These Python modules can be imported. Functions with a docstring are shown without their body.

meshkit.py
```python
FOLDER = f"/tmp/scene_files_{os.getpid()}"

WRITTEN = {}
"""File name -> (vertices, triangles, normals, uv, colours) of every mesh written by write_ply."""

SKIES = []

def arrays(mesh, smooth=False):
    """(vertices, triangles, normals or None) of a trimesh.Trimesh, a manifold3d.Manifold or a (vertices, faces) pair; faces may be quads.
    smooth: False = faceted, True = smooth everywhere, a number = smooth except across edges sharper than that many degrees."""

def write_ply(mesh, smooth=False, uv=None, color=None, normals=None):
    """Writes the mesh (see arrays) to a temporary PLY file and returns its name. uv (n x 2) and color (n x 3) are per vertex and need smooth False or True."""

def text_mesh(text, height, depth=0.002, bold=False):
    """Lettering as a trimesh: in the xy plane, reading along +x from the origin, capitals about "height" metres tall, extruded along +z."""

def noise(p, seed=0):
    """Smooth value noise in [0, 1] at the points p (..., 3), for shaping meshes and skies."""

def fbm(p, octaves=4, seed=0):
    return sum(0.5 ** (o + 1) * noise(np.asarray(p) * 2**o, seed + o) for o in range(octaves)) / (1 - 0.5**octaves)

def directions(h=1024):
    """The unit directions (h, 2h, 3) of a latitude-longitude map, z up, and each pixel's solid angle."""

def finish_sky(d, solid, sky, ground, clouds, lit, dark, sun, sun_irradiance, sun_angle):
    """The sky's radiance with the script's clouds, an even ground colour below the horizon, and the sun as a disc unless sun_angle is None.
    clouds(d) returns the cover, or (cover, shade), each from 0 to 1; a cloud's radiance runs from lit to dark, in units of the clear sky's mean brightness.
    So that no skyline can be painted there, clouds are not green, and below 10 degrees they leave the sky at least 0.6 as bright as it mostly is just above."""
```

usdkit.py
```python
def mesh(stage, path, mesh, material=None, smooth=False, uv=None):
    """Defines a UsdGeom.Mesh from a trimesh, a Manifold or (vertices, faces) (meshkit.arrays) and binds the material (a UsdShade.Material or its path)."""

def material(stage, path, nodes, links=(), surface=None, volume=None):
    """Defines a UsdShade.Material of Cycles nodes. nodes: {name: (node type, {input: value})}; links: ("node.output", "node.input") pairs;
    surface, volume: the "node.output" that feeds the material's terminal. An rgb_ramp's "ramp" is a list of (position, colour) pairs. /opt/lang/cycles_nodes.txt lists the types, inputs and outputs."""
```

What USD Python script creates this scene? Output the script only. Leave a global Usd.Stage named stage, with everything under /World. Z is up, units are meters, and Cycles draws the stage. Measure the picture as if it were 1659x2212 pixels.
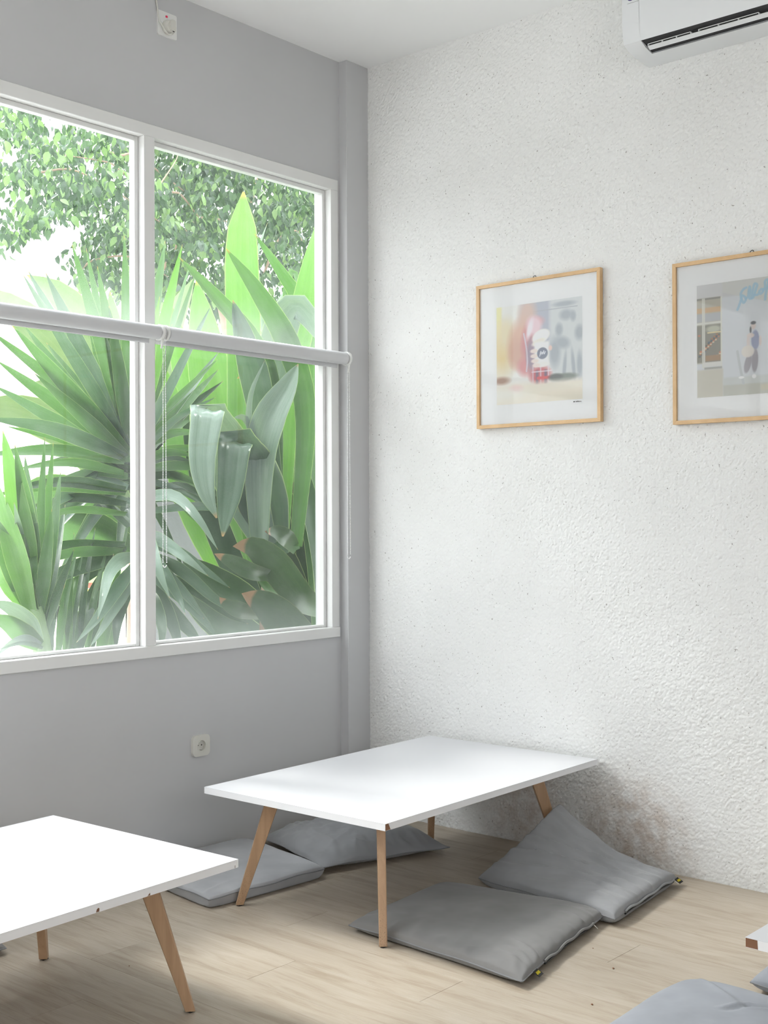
import math, random
import numpy as np, trimesh, usdkit, meshkit
from shapely.geometry import Polygon, box as sbox
from pxr import Usd, UsdGeom, UsdLux, UsdShade, Gf, Sdf, Vt
rng = np.random.default_rng(7); random.seed(7)
stage = Usd.Stage.CreateInMemory()
UsdGeom.SetStageUpAxis(stage, 'Z'); UsdGeom.SetStageMetersPerUnit(stage, 1.0)
world = UsdGeom.Xform.Define(stage, '/World'); stage.SetDefaultPrim(world.GetPrim())
UsdGeom.Scope.Define(stage, '/World/Looks')

# ---------------------------------------------------------------- camera (matched to the photograph's vanishing points)
FPX, PITCH, ROLL, YAW = 2640., .0039, -.0039, -.7145
C = np.array([3.726, -4.199, 1.35])
def _axes(p, r, y):
    fw = np.array([math.sin(y), math.cos(y), 0]); ri = np.array([math.cos(y), -math.sin(y), 0]); up = np.array([0, 0, 1.])
    fw, up = math.cos(p)*fw + math.sin(p)*up, math.cos(p)*up - math.sin(p)*fw
    ri, up = math.cos(r)*ri + math.sin(r)*up, math.cos(r)*up - math.sin(r)*ri
    return ri, up, fw
RI, UP, FW = _axes(PITCH, ROLL, YAW)
cam = UsdGeom.Camera.Define(stage, '/World/camera')
M = Gf.Matrix4d(*[float(x) for x in (*RI, 0, *UP, 0, *(-FW), 0, *C, 1)])
cam.AddTransformOp().Set(M)
cam.CreateHorizontalApertureAttr(24.0); cam.CreateVerticalApertureAttr(24.0*2212/1659)
cam.CreateFocalLengthAttr(24.0*FPX/1659); cam.CreateClippingRangeAttr(Gf.Vec2f(.05, 500))
EXPOSURE = 1.91
cam.CreateExposureAttr(EXPOSURE)
# ---------------------------------------------------------------- light: a bright overcast sky
# CIE overcast sky: the zenith three times as bright as the horizon
SKY = 2.1
sky = UsdLux.DomeLight.Define(stage, '/World/sky'); sky.CreateIntensityAttr(1.0)
_sm = usdkit.material(stage, '/World/Looks/overcast_sky', {'t': ('texture_coordinate', {}), 's': ('separate_xyz', {}), 'r': ('rgb_ramp', {'ramp': [(0, (.322, .333, .346)), (1, (.955, .985, 1.02))]}), 'b': ('background_shader', dict(strength=SKY))},
    [('t.generated', 's.vector'), ('s.z', 'r.fac'), ('r.color', 'b.color')], surface='b.background')
UsdShade.MaterialBindingAPI.Apply(sky.GetPrim()).Bind(_sm)

# the sun behind thin cloud: a wide soft disc square to the window wall, 47 degrees up
sun = UsdLux.DistantLight.Define(stage, '/World/sun'); sun.CreateAngleAttr(11.0); sun.CreateNormalizeAttr(True); sun.CreateIntensityAttr(.27); sun.CreateColorAttr(Gf.Vec3f(1.0, .985, .96))
_d = np.array([-1, -.12, math.tan(math.radians(47))]); _d /= np.linalg.norm(_d); _x = np.cross([0, 0, 1.], _d); _x /= np.linalg.norm(_x); _y = np.cross(_d, _x)
sun.AddTransformOp().Set(Gf.Matrix4d(*map(float, (*_x, 0, *_y, 0, *_d, 0, 0, 0, 0, 1))))

def ray(x, y): return FW + RI*((x-829.5)/FPX) - UP*((y-1106)/FPX)
def onx(x, y, X): d = ray(x, y); return C + d*((X-C[0])/d[0])     # measured points of the photograph on a wall plane
def ony(x, y, Y): d = ray(x, y); return C + d*((Y-C[1])/d[1])
def onz(x, y, Z): d = ray(x, y); return C + d*((Z-C[2])/d[2])

# ---------------------------------------------------------------- helpers
used = {}
def numbered(parent, name):
    k = (parent, name); n = used.get(k, 0); used[k] = n+1
    return f'{parent}/{name}' + (f'_{n:03d}' if n else '')
def keys(p, label=None, cat=None, group=None, kind=None):
    for k, v in (('label', label), ('category', cat), ('group', group), ('kind', kind)):
        if v: p.SetCustomDataByKey(k, v)
    return p
LOC = {}
def thing(name, label, cat, loc=(0, 0, 0), group=None, kind=None, rotz=0.):
    path = numbered('/World', name)
    x = UsdGeom.Xform.Define(stage, path); x.AddTranslateOp().Set(Gf.Vec3d(*map(float, loc)))
    if rotz: x.AddRotateZOp().Set(math.degrees(rotz))
    LOC[path] = np.array(loc, float)
    return keys(x.GetPrim(), label, cat, group, kind)
def obj(name, mesh, mat, parent=None, smooth=False, uv=None, world=False, label=None, kind=None, colors=None):
    """one Mesh prim; world=True: the vertices are in world space and are moved into the parent's frame"""
    pp = str(parent.GetPath()) if parent else '/World'
    path = numbered(pp, name)
    if world and parent:
        top = '/'.join(pp.split('/')[:3]); off = LOC.get(top, np.zeros(3))
        if isinstance(mesh, (tuple, list)): mesh = (np.asarray(mesh[0])-off, mesh[1])
        else: mesh = mesh.copy(); mesh.apply_translation(-off)
    m = usdkit.mesh(stage, path, mesh, M_[mat], smooth=smooth, uv=uv)
    if colors is not None:
        UsdGeom.PrimvarsAPI(m).CreatePrimvar('tint', Sdf.ValueTypeNames.Color3fArray, 'vertex').Set(Vt.Vec3fArray.FromNumpy(np.asarray(colors, np.float32)))
    return keys(m.GetPrim(), label=label, kind=kind)
def struct(name, mesh, mat, parent=None, label=None, **k):
    p = obj(name, mesh, mat, parent, **k)
    if not parent: keys(p, label=label, kind='structure')
    return p
def B(x0, x1, y0, y1, z0, z1):
    b = trimesh.creation.box([x1-x0, y1-y0, z1-z0]); b.apply_translation([(x0+x1)/2, (y0+y1)/2, (z0+z1)/2]); return b
def CB(x0, x1, y0, y1, z0, z1, c=.002):
    P = []
    for a in (0, 1):
        for b in (0, 1):
            for d in (0, 1):
                x = (x0, x1)[a]; y = (y0, y1)[b]; z = (z0, z1)[d]; sx, sy, sz = 1-2*a, 1-2*b, 1-2*d
                P += [(x+sx*c, y+sy*c, z), (x+sx*c, y, z+sz*c), (x, y+sy*c, z+sz*c)]
    return trimesh.convex.convex_hull(np.array(P))
def cat(*ms): return trimesh.util.concatenate(list(ms))
def tube(pts, r, n=8):
    pts = np.asarray(pts, float); r = np.broadcast_to(np.asarray(r, float), len(pts))
    t = np.gradient(pts, axis=0); t /= np.linalg.norm(t, axis=1)[:, None]
    ref = np.array([.31, .17, .93]) if abs(t[0] @ np.array([.31, .17, .93])) < .9 else np.array([.9, .3, .1])
    V = []; a = np.arange(n)*2*np.pi/n
    for i in range(len(pts)):
        u = np.cross(t[i], ref); u /= np.linalg.norm(u); w = np.cross(t[i], u)
        V.append(pts[i] + r[i]*(np.cos(a)[:, None]*u + np.sin(a)[:, None]*w))
    V = np.vstack(V + [pts[:1], pts[-1:]]); F = []
    for i in range(len(pts)-1):
        for j in range(n):
            k = (j+1) % n; F += [(i*n+j, i*n+k, (i+1)*n+k), (i*n+j, (i+1)*n+k, (i+1)*n+j)]
    L = len(pts)*n; e = (len(pts)-1)*n
    for j in range(n): k = (j+1) % n; F += [(L, k, j), (L+1, e+j, e+k)]
    return trimesh.Trimesh(V, F, process=False)
def curve(ctrl, n):
    """Catmull-Rom through the control points, n+1 samples"""
    P = np.asarray(ctrl, float)
    if len(P) == 2: return P[0] + np.linspace(0, 1, n+1)[:, None]*(P[1]-P[0])
    d = np.r_[0, np.cumsum(np.linalg.norm(np.diff(P, axis=0), axis=1)**.7)]; d /= d[-1]
    Q = np.vstack([2*P[0]-P[1], P, 2*P[-1]-P[-2]]); out = []
    for s in np.linspace(0, 1, n+1):
        i = min(np.searchsorted(d, s, 'right')-1, len(P)-2); t = (s-d[i])/(d[i+1]-d[i])
        a, b, c, e = Q[i:i+4]
        out.append(.5*(2*b + (c-a)*t + (2*a-5*b+4*c-e)*t*t + (3*b-a-3*c+e)*t**3))
    return np.array(out)
def lathe(profile, n=32):
    return trimesh.creation.revolve(np.asarray(profile, float), sections=n)
def extrude(poly, h): return trimesh.creation.extrude_polygon(poly, h, engine='earcut')
def lin(c):
    c = np.asarray(c, float)/255; return np.where(c < .04045, c/12.92, ((c+.055)/1.055)**2.4)

# ---------------------------------------------------------------- materials
M_ = {}
def mat(name, nodes, links=(), surface='p.BSDF', **k):
    M_[name] = usdkit.material(stage, f'/World/Looks/{name}', nodes, links, surface=surface, **k); return name
def plain(name, color, rough=.5, **p):
    mat(name, {'p': ('principled_bsdf', dict(base_color=tuple(color), roughness=rough, **p))})
def paint(name, color, rough=.6, bump=.15, scale=60, var=.04):
    c = np.array(color)
    mat(name, {'g': ('geometry', {}), 'n': ('noise_texture', dict(scale=scale, detail=5)), 'n2': ('noise_texture', dict(scale=1.3, detail=4)),
               'r': ('rgb_ramp', {'ramp': [(.3, tuple(c*(1-var))), (.7, tuple(np.minimum(c*(1+var), .95)))]}),
               'b': ('bump', dict(strength=bump, distance=.002)), 'p': ('principled_bsdf', dict(roughness=rough, specular_ior_level=.3))},
        [('g.position', 'n.vector'), ('g.position', 'n2.vector'), ('n2.fac', 'r.fac'), ('r.color', 'p.base_color'), ('n.fac', 'b.height'), ('b.normal', 'p.normal')])
paint('wall_grey', (.545, .545, .553), .7, .06, 90, .02)
paint('ceiling_white', (.88, .88, .88), .8, .05, 60, .015)
paint('room_white', (.80, .80, .79), .8, .05, 60, .015)
paint('frame_white', (.76, .76, .748), .38, .05, 120, .02)
plain('dark_gap', (.02, .02, .022), .8)
plain('blind_white', (.60, .605, .62), .42)
plain('plastic_white', (.76, .76, .74), .35)
plain('plastic_ivory', (.66, .65, .60), .35)
plain('bead_white', (.82, .82, .82), .25)
plain('ac_white', (.74, .75, .76), .35)
plain('ac_dark', (.012, .012, .014), .5)
plain('ac_logo', (.035, .02, .14), .4)
plain('grey_line', (.33, .33, .32), .6)
plain('red_lamp', (.75, .03, .10), .25)
plain('metal', (.62, .6, .56), .3, metallic=1.)
plain('black_cloth', (.02, .02, .02), .8)
plain('yellow_thread', (.55, .45, .02), .7)
plain('lens_black', (.01, .01, .01), .5)
mat('laminate_white', {'p': ('principled_bsdf', dict(base_color=(.64, .64, .66), roughness=.32, specular_ior_level=.5))})
plain('edge_band', (.77, .77, .785), .4)
plain('mdf_brown', (.20, .095, .05), .8)
plain('mat_board', (.93, .935, .935), .7)
plain('ink', (.03, .03, .03), .6)
mat('picture_glass', {'t': ('transparent_bsdf', dict(color=(.995, .995, .995))), 'g': ('glossy_bsdf', dict(color=(1, 1, 1), roughness=.01)), 'f': ('fresnel', dict(IOR=1.36)), 'm': ('mix_closure', {})},
    [('f.fac', 'm.fac'), ('t.BSDF', 'm.closure1'), ('g.BSDF', 'm.closure2')], surface='m.closure')
mat('print', {'a': ('attribute', dict(attribute='tint')), 'p': ('principled_bsdf', dict(roughness=.6))}, [('a.color', 'p.base_color')])
# window glass with a film of dust that gathers towards the foot of each pane
mat('window_glass', {'t': ('transparent_bsdf', dict(color=(.955, .975, .965))), 'g': ('glossy_bsdf', dict(color=(1, 1, 1), roughness=.0)), 'f': ('fresnel', dict(IOR=1.45)), 'm': ('mix_closure', {}),
    'tc': ('texture_coordinate', {}), 's': ('separate_xyz', {}), 'mr': ('map_range', dict(range_type='smoothstep', from_min=0., from_max=.22, to_min=.08, to_max=.0)),
    'n': ('noise_texture', dict(scale=9., detail=8, roughness=.7)), 'n2': ('noise_texture', dict(scale=420., detail=2)),
    'k': ('map_range', dict(from_min=.35, from_max=.75, to_min=.010, to_max=.036)), 'k2': ('map_range', dict(from_min=.55, from_max=.8, to_min=0., to_max=.035)),
    'ad': ('math', dict(math_type='add')), 'ad2': ('math', dict(math_type='add')),
    'd': ('translucent_bsdf', dict(color=(.85, .9, .9))), 'd2': ('diffuse_bsdf', dict(color=(.7, .72, .72))), 'dm': ('mix_closure', dict(fac=.35)), 'mx': ('mix_closure', {})},
    [('f.fac', 'm.fac'), ('t.BSDF', 'm.closure1'), ('g.BSDF', 'm.closure2'), ('tc.UV', 's.vector'), ('s.y', 'mr.value'), ('tc.UV', 'n.vector'), ('tc.UV', 'n2.vector'), ('n.fac', 'k.value'), ('n2.fac', 'k2.value'),
     ('mr.result', 'ad.value1'), ('k.result', 'ad.value2'), ('ad.value', 'ad2.value1'), ('k2.result', 'ad2.value2'), ('d.BSDF', 'dm.closure1'), ('d2.BSDF', 'dm.closure2'),
     ('ad2.value', 'mx.fac'), ('m.closure', 'mx.closure1'), ('dm.closure', 'mx.closure2')], surface='mx.closure')
# roughcast plaster, with brown stains of its own low on the wall
mat('roughcast', {'g': ('geometry', {}), 'mp': ('mapping', dict(scale=(1, 1, 1))), 'n': ('noise_texture', dict(scale=2.2, detail=5, roughness=.6)), 'v': ('voronoi_texture', dict(scale=125., feature='smooth_f1', smoothness=.35)),
    'n3': ('noise_texture', dict(scale=240., detail=3)), 'ra': ('rgb_ramp', {'ramp': [(.25, (.75, .748, .73)), (.7, (.80, .80, .787))]}),
    'pk': ('noise_texture', dict(scale=105., detail=2)), 'pr': ('map_range', dict(from_min=.69, from_max=.76, to_min=0., to_max=.7, clamp=True)),
    'd1': ('vector_math', dict(math_type='distance', vector2=(1.36, 0., .1))), 'd1s': ('map_range', dict(range_type='smoothstep', from_min=.08, from_max=.36, to_min=1., to_max=0.)),
    'd2': ('vector_math', dict(math_type='distance', vector2=(.86, 0., .16))), 'd2s': ('map_range', dict(range_type='smoothstep', from_min=.05, from_max=.30, to_min=.85, to_max=0.)),
    'dx': ('math', dict(math_type='maximum')), 'sn': ('noise_texture', dict(scale=14., detail=6, roughness=.65)), 'sr': ('map_range', dict(from_min=.34, from_max=.62, to_min=.12, to_max=1., clamp=True)),
    'dm': ('math', dict(math_type='multiply')), 'dk': ('math', dict(math_type='multiply', value2=.62)), 'c1': ('mix', dict(color2=(.40, .285, .205))), 'c2': ('mix', dict(color2=(.16, .13, .11))),
    'h': ('math', dict(math_type='multiply_add', value2=-.9)), 'b': ('bump', dict(strength=.25, distance=.003)), 'p': ('principled_bsdf', dict(roughness=.85, specular_ior_level=.2))},
    [('g.position', 'mp.vector'), ('mp.vector', 'n.vector'), ('mp.vector', 'v.vector'), ('mp.vector', 'n3.vector'), ('mp.vector', 'pk.vector'), ('mp.vector', 'sn.vector'), ('n.fac', 'ra.fac'),
     ('mp.vector', 'd1.vector1'), ('mp.vector', 'd2.vector1'), ('d1.value', 'd1s.value'), ('d2.value', 'd2s.value'), ('d1s.result', 'dx.value1'), ('d2s.result', 'dx.value2'), ('sn.fac', 'sr.value'),
     ('dx.value', 'dm.value1'), ('sr.result', 'dm.value2'), ('dm.value', 'dk.value1'), ('ra.color', 'c1.color1'), ('dk.value', 'c1.fac'), ('pk.fac', 'pr.value'), ('pr.result', 'c2.fac'), ('c1.color', 'c2.color1'),
     ('c2.color', 'p.base_color'), ('v.distance', 'h.value1'), ('n3.fac', 'h.value3'), ('h.value', 'b.height'), ('b.normal', 'p.normal')])
def wood(name, c0, c1, stretch=(.6, 12, 12), scale=3., rough=.45, bump=.05, spots=0.):
    nodes = {'tc': ('texture_coordinate', {}), 'oi': ('object_info', {}), 'mp': ('mapping', dict(scale=stretch)), 'n': ('noise_texture', dict(scale=scale, detail=7, roughness=.62, distortion=.5)),
             'r': ('rgb_ramp', {'ramp': [(.28, c0), (.72, c1)]}), 'b': ('bump', dict(strength=bump, distance=.001)), 'p': ('principled_bsdf', dict(roughness=rough))}
    links = [('tc.object', 'mp.vector'), ('mp.vector', 'n.vector'), ('n.fac', 'r.fac'), ('n.fac', 'b.height'), ('b.normal', 'p.normal')]
    if spots:   # grime knocked into the foot of the legs
        nodes.update({'sn': ('noise_texture', dict(scale=420., detail=3)), 'sp': ('separate_xyz', {}), 'zr': ('map_range', dict(from_min=0., from_max=.16, to_min=.13, to_max=0., clamp=True)),
                      'ad': ('math', dict(math_type='add')), 'th': ('map_range', dict(from_min=.66, from_max=.76, to_min=0., to_max=.6, clamp=True)), 'mx': ('mix', dict(color2=(.07, .035, .02)))})
        links += [('tc.object', 'sn.vector'), ('tc.object', 'sp.vector'), ('sp.z', 'zr.value'), ('sn.fac', 'ad.value1'), ('zr.result', 'ad.value2'), ('ad.value', 'th.value'), ('th.result', 'mx.fac'), ('r.color', 'mx.color1'), ('mx.color', 'p.base_color')]
    else: links.append(('r.color', 'p.base_color'))
    mat(name, nodes, links)
wood('leg_wood', (.35, .21, .118), (.48, .31, .185), (14, 14, 1.2), 2.5, .42, .05, 1.)
wood('leg_wood_clean', (.35, .21, .118), (.48, .31, .185), (14, 14, 1.2), 2.5, .42, .05)
wood('frame_wood', (.58, .37, .18), (.70, .47, .25), (3, 3, 3), 4., .42)
# vinyl planks: blond bleached wood, long grain along x, each plank its own tone
for i, k in enumerate((1.0, .985, 1.012)):
    a, b_, c_ = np.array((.275, .213, .15))*k, np.array((.39, .332, .262))*k, np.array((.46, .408, .34))*k
    mat(f'plank_{i}', {'g': ('geometry', {}), 'mp': ('mapping', dict(scale=(1.1, 9., 1), location=(i*3.7, i*1.9, 0))), 'n': ('noise_texture', dict(scale=2.6, detail=7, roughness=.62, distortion=.8)),
        'mp2': ('mapping', dict(scale=(2., 60., 1), location=(i*1.3, 0, 0))), 'n2': ('noise_texture', dict(scale=4., detail=5, roughness=.7)), 'mi': ('mix_float', dict(fac=.32)),
        'r': ('rgb_ramp', {'ramp': [(.30, tuple(a)), (.50, tuple(b_)), (.72, tuple(c_))]}), 'b': ('bump', dict(strength=.05, distance=.001)), 'p': ('principled_bsdf', dict(roughness=.46, specular_ior_level=.35))},
        [('g.position', 'mp.vector'), ('g.position', 'mp2.vector'), ('mp.vector', 'n.vector'), ('mp2.vector', 'n2.vector'), ('n.fac', 'mi.a'), ('n2.fac', 'mi.b'), ('mi.result', 'r.fac'), ('r.color', 'p.base_color'), ('n2.fac', 'b.height'), ('b.normal', 'p.normal')])
plain('plank_core', (.25, .2, .15), .8)
def cloth(name, color, weave=900.):
    c = np.array(color)
    mat(name, {'g': ('geometry', {}), 'n': ('noise_texture', dict(scale=7., detail=5)), 'w': ('noise_texture', dict(scale=weave, detail=1)), 'r': ('rgb_ramp', {'ramp': [(.3, tuple(c*.9)), (.7, tuple(c*1.1))]}),
               'b': ('bump', dict(strength=.2, distance=.0008)), 'p': ('principled_bsdf', dict(roughness=.9, specular_ior_level=.15, sheen_weight=.15))},
        [('g.position', 'n.vector'), ('g.position', 'w.vector'), ('n.fac', 'r.fac'), ('r.color', 'p.base_color'), ('w.fac', 'b.height'), ('b.normal', 'p.normal')])
cloth('cloth_grey', (.37, .373, .385)); cloth('cloth_grey_shaded', (.285, .287, .295)); cloth('cloth_warm_shaded', (.205, .20, .197)); cloth('cloth_pale', (.25, .262, .288)); cloth('cloth_seam', (.22, .222, .23))  # slate and warm greys are darkened: table shade put into the cloth colour
# leaves: veins along the blade, pale horny margin, scorched tip; mixed with translucency
def leaf_mat(name, c0, c1, tr, edge=(.36, .45, .2), tip=(.34, .2, .08), tipfrom=.975, rough=.38, veins=26.):
    mat(name, {'tc': ('texture_coordinate', {}), 's': ('separate_xyz', {}), 'mp': ('mapping', dict(scale=(veins, .7, 1))), 'n': ('noise_texture', dict(scale=1., detail=3)), 'n2': ('noise_texture', dict(scale=3., detail=3)), 'g': ('geometry', {}),
        'mi': ('mix_float', dict(fac=.5)), 'r': ('rgb_ramp', {'ramp': [(.3, c0), (.7, c1)]}),
        'a1': ('math', dict(math_type='subtract', value2=.5)), 'a2': ('math', dict(math_type='absolute')), 'er': ('map_range', dict(from_min=.474, from_max=.492, to_min=0., to_max=.55, clamp=True)), 'em': ('mix', dict(color2=edge)),
        'tr': ('map_range', dict(from_min=tipfrom, from_max=min(tipfrom+.03, 1.), to_min=0., to_max=.9, clamp=True)), 'tm': ('mix', dict(color2=tip)),
        'p': ('principled_bsdf', dict(roughness=rough, specular_ior_level=.5)), 't': ('translucent_bsdf', {}), 'tg': ('mix', dict(mix_type='multiply', fac=1., color2=tuple(np.array((1.1, 1.2, .7))))), 'm': ('mix_closure', dict(fac=tr))},
        [('tc.UV', 's.vector'), ('tc.UV', 'mp.vector'), ('mp.vector', 'n.vector'), ('g.position', 'n2.vector'), ('n.fac', 'mi.a'), ('n2.fac', 'mi.b'), ('mi.result', 'r.fac'), ('s.x', 'a1.value1'), ('a1.value', 'a2.value1'), ('a2.value', 'er.value'),
         ('r.color', 'em.color1'), ('er.result', 'em.fac'), ('s.y', 'tr.value'), ('em.color', 'tm.color1'), ('tr.result', 'tm.fac'), ('tm.color', 'p.base_color'), ('tm.color', 'tg.color1'), ('tg.color', 't.color'),
         ('p.BSDF', 'm.closure1'), ('t.BSDF', 'm.closure2')], surface='m.closure')
leaf_mat('leaf_bright', (0.078, 0.184, 0.041), (0.129, 0.258, 0.069), .34)
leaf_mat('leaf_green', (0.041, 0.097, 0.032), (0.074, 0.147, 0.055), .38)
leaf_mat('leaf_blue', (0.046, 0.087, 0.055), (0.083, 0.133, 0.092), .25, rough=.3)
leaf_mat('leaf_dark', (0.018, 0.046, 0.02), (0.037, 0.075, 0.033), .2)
leaf_mat('leaf_silver', (0.11, 0.166, 0.129), (0.184, 0.244, 0.202), .2, rough=.25)
leaf_mat('leaf_yellow', (0.11, 0.2, 0.045), (0.18, 0.28, 0.07), .5, tip=(.3, .17, .05), tipfrom=.93)
leaf_mat('leaf_pale', (0.092, 0.143, 0.074), (0.143, 0.193, 0.106), .22)
leaf_mat('leaf_brown_tip', (0.028, 0.062, 0.026), (0.055, 0.10, 0.043), .15, rough=.28, edge=(.16, .18, .09), tip=(.27, .155, .09), tipfrom=.87)
leaf_mat('ficus_a', (0.037, 0.072, 0.035), (0.06, 0.106, 0.053), .4, edge=(.13, .25, .09), tipfrom=.999)
leaf_mat('ficus_b', (0.02, 0.042, 0.024), (0.037, 0.066, 0.037), .3, edge=(.09, .17, .07), tipfrom=.999, rough=.3)
leaf_mat('ficus_c', (0.092, 0.152, 0.069), (0.138, 0.207, 0.092), .5, edge=(.2, .38, .13), tipfrom=.999)
paint('bark', (.23, .17, .12), .9, .6, 40, .25)
paint('stem_green', (.12, .19, .08), .6, .3, 40, .2)
paint('soil', (.06, .045, .035), .95, .6, 50, .3)
paint('pavement', (.64, .64, .63), .85, .3, 30, .06)
paint('dark_fill', (.085, .092, .085), .9, .6, 25, .35)
paint('house_white', (.8, .8, .79), .8, .1, 10, .03)
plain('house_glass', (.05, .06, .08), .1)
plain('awning_green', (.22, .42, .12), .6); plain('awning_pale', (.62, .72, .52), .6); plain('stall_yellow', (.75, .6, .1), .6); plain('stall_red', (.5, .12, .08), .6)
plain('pole_grey', (.3, .3, .32), .7)

# ================================================================ THE SETTING
CEIL = 3.41; WX = -.046       # ceiling height; face of the window wall (the pilaster's face is x = 0, the rough wall is y = 0)
XR, YB = 6.6, -7.2            # far sides of the room, behind the camera
# floor: a screed and vinyl planks 0.2 m wide that run along x
fl = thing('floor', 'pale blond wood-look vinyl plank floor', None, (0, 0, 0), kind='structure')
obj('screed', B(-.3, XR+.2, YB-.2, .2, -.25, -.0042), 'plank_core', fl)
rows = {}
k = 0
y = -1.7635
ys = [y+.2*i for i in range(-12, 9)]
for i, y0 in enumerate(ys):
    r = i-12
    off = 1.0775 if r == 0 else (1.564 if r == 1 else (1.0775+(r*.4876) % 1.22))
    x0 = off-1.22*math.ceil((off+.05)/1.22)
    while x0 < 3.3:
        a, b_ = max(x0, -.05), min(x0+1.22, 3.3)
        if b_-a > .02 and y0 < .01:
            obj('plank', CB(a+.0004, b_-.0004, y0+.0003, min(y0+.2, .012)-.0003, -.004, 0, .0004), f'plank_{(i*7+int(x0*10)) % 3}', fl)
        x0 += 1.22
obj('plank', B(3.3, XR, YB, .01, -.004, 0), 'plank_1', fl); obj('plank', B(-.05, 3.3, YB, ys[0], -.004, 0), 'plank_0', fl)
struct('ceiling', B(-.3, XR+.2, YB-.2, .2, CEIL, CEIL+.15), 'ceiling_white', label='flat white ceiling')
# window wall with its five-light opening
W0, W1, WZ0, WZ1 = -5.428, -.165, .81, 2.87
wl = trimesh.util.concatenate([B(-.19, WX, YB, .2, -.2, WZ0), B(-.19, WX, YB, .2, WZ1, CEIL+.02), B(-.19, WX, YB, W0, WZ0, WZ1), B(-.19, WX, W1, .2, WZ0, WZ1)])
struct('wall_left', wl, 'wall_grey', label='smooth light grey painted wall with the window')
struct('trim_1', CB(WX-.05, 0, -.151, .05, -.004, CEIL, .0015), 'wall_grey', label='grey painted pilaster in the corner beside the window')
# rough white wall: displaced grid of roughcast grains
def roughcast(x0, x1, s):
    nx, nz = int((x1-x0)/s), int(3.415/s)
    X, Z = np.meshgrid(np.linspace(x0, x1, nx), np.linspace(-.004, 3.411, nz))
    P = np.stack([X, np.zeros_like(X), Z], -1)
    def hsh(i, j, k): h = (i*374761393+j*668265263+k*1274126177) & 0xFFFFFFFF; h = ((h ^ (h >> 13))*1274126177) & 0xFFFFFFFF; return ((h ^ (h >> 16)) & 0xFFFF)/65535.
    def grains(c, seed):        # rounded grains of thrown plaster, one per cell of size c
        i0, j0 = np.floor(X/c).astype(np.int64), np.floor(Z/c).astype(np.int64); H = np.zeros_like(X)
        for di in (-1, 0, 1):
            for dj in (-1, 0, 1):
                i, j = i0+di, j0+dj; cx, cz = (i+.15+.7*hsh(i, j, seed))*c, (j+.15+.7*hsh(i, j, seed+1))*c; r = c*(.28+.42*hsh(i, j, seed+2))
                H = np.maximum(H, r*np.sqrt(np.clip(1-((X-cx)**2+(Z-cz)**2)/r**2, 0, 1))*(.35+.65*hsh(i, j, seed+3)))
        return H
    l = meshkit.fbm(P*3, 3, 5)
    h = .62*np.maximum(grains(.0086, 11), grains(.0128, 31)*.8)+.0045*l+.0012*meshkit.noise(P*np.array([60, 1, 60]), 4)
    Y = -h-.002+.004*np.clip((.05-Z)/.05, 0, 1)*meshkit.noise(P*np.array([14, 1, 1]), 21)
    V = np.stack([X, Y, Z], -1).reshape(-1, 3)
    i = np.arange(nx*nz).reshape(nz, nx); a, b_, c, d = i[:-1, :-1].ravel(), i[:-1, 1:].ravel(), i[1:, 1:].ravel(), i[1:, :-1].ravel()
    return V, np.vstack([np.stack([a, b_, c], 1), np.stack([a, c, d], 1)])
wr = thing('wall_right', 'white roughcast plaster wall with brownish stains near the floor', None, (0, 0, 0), kind='structure')
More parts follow.
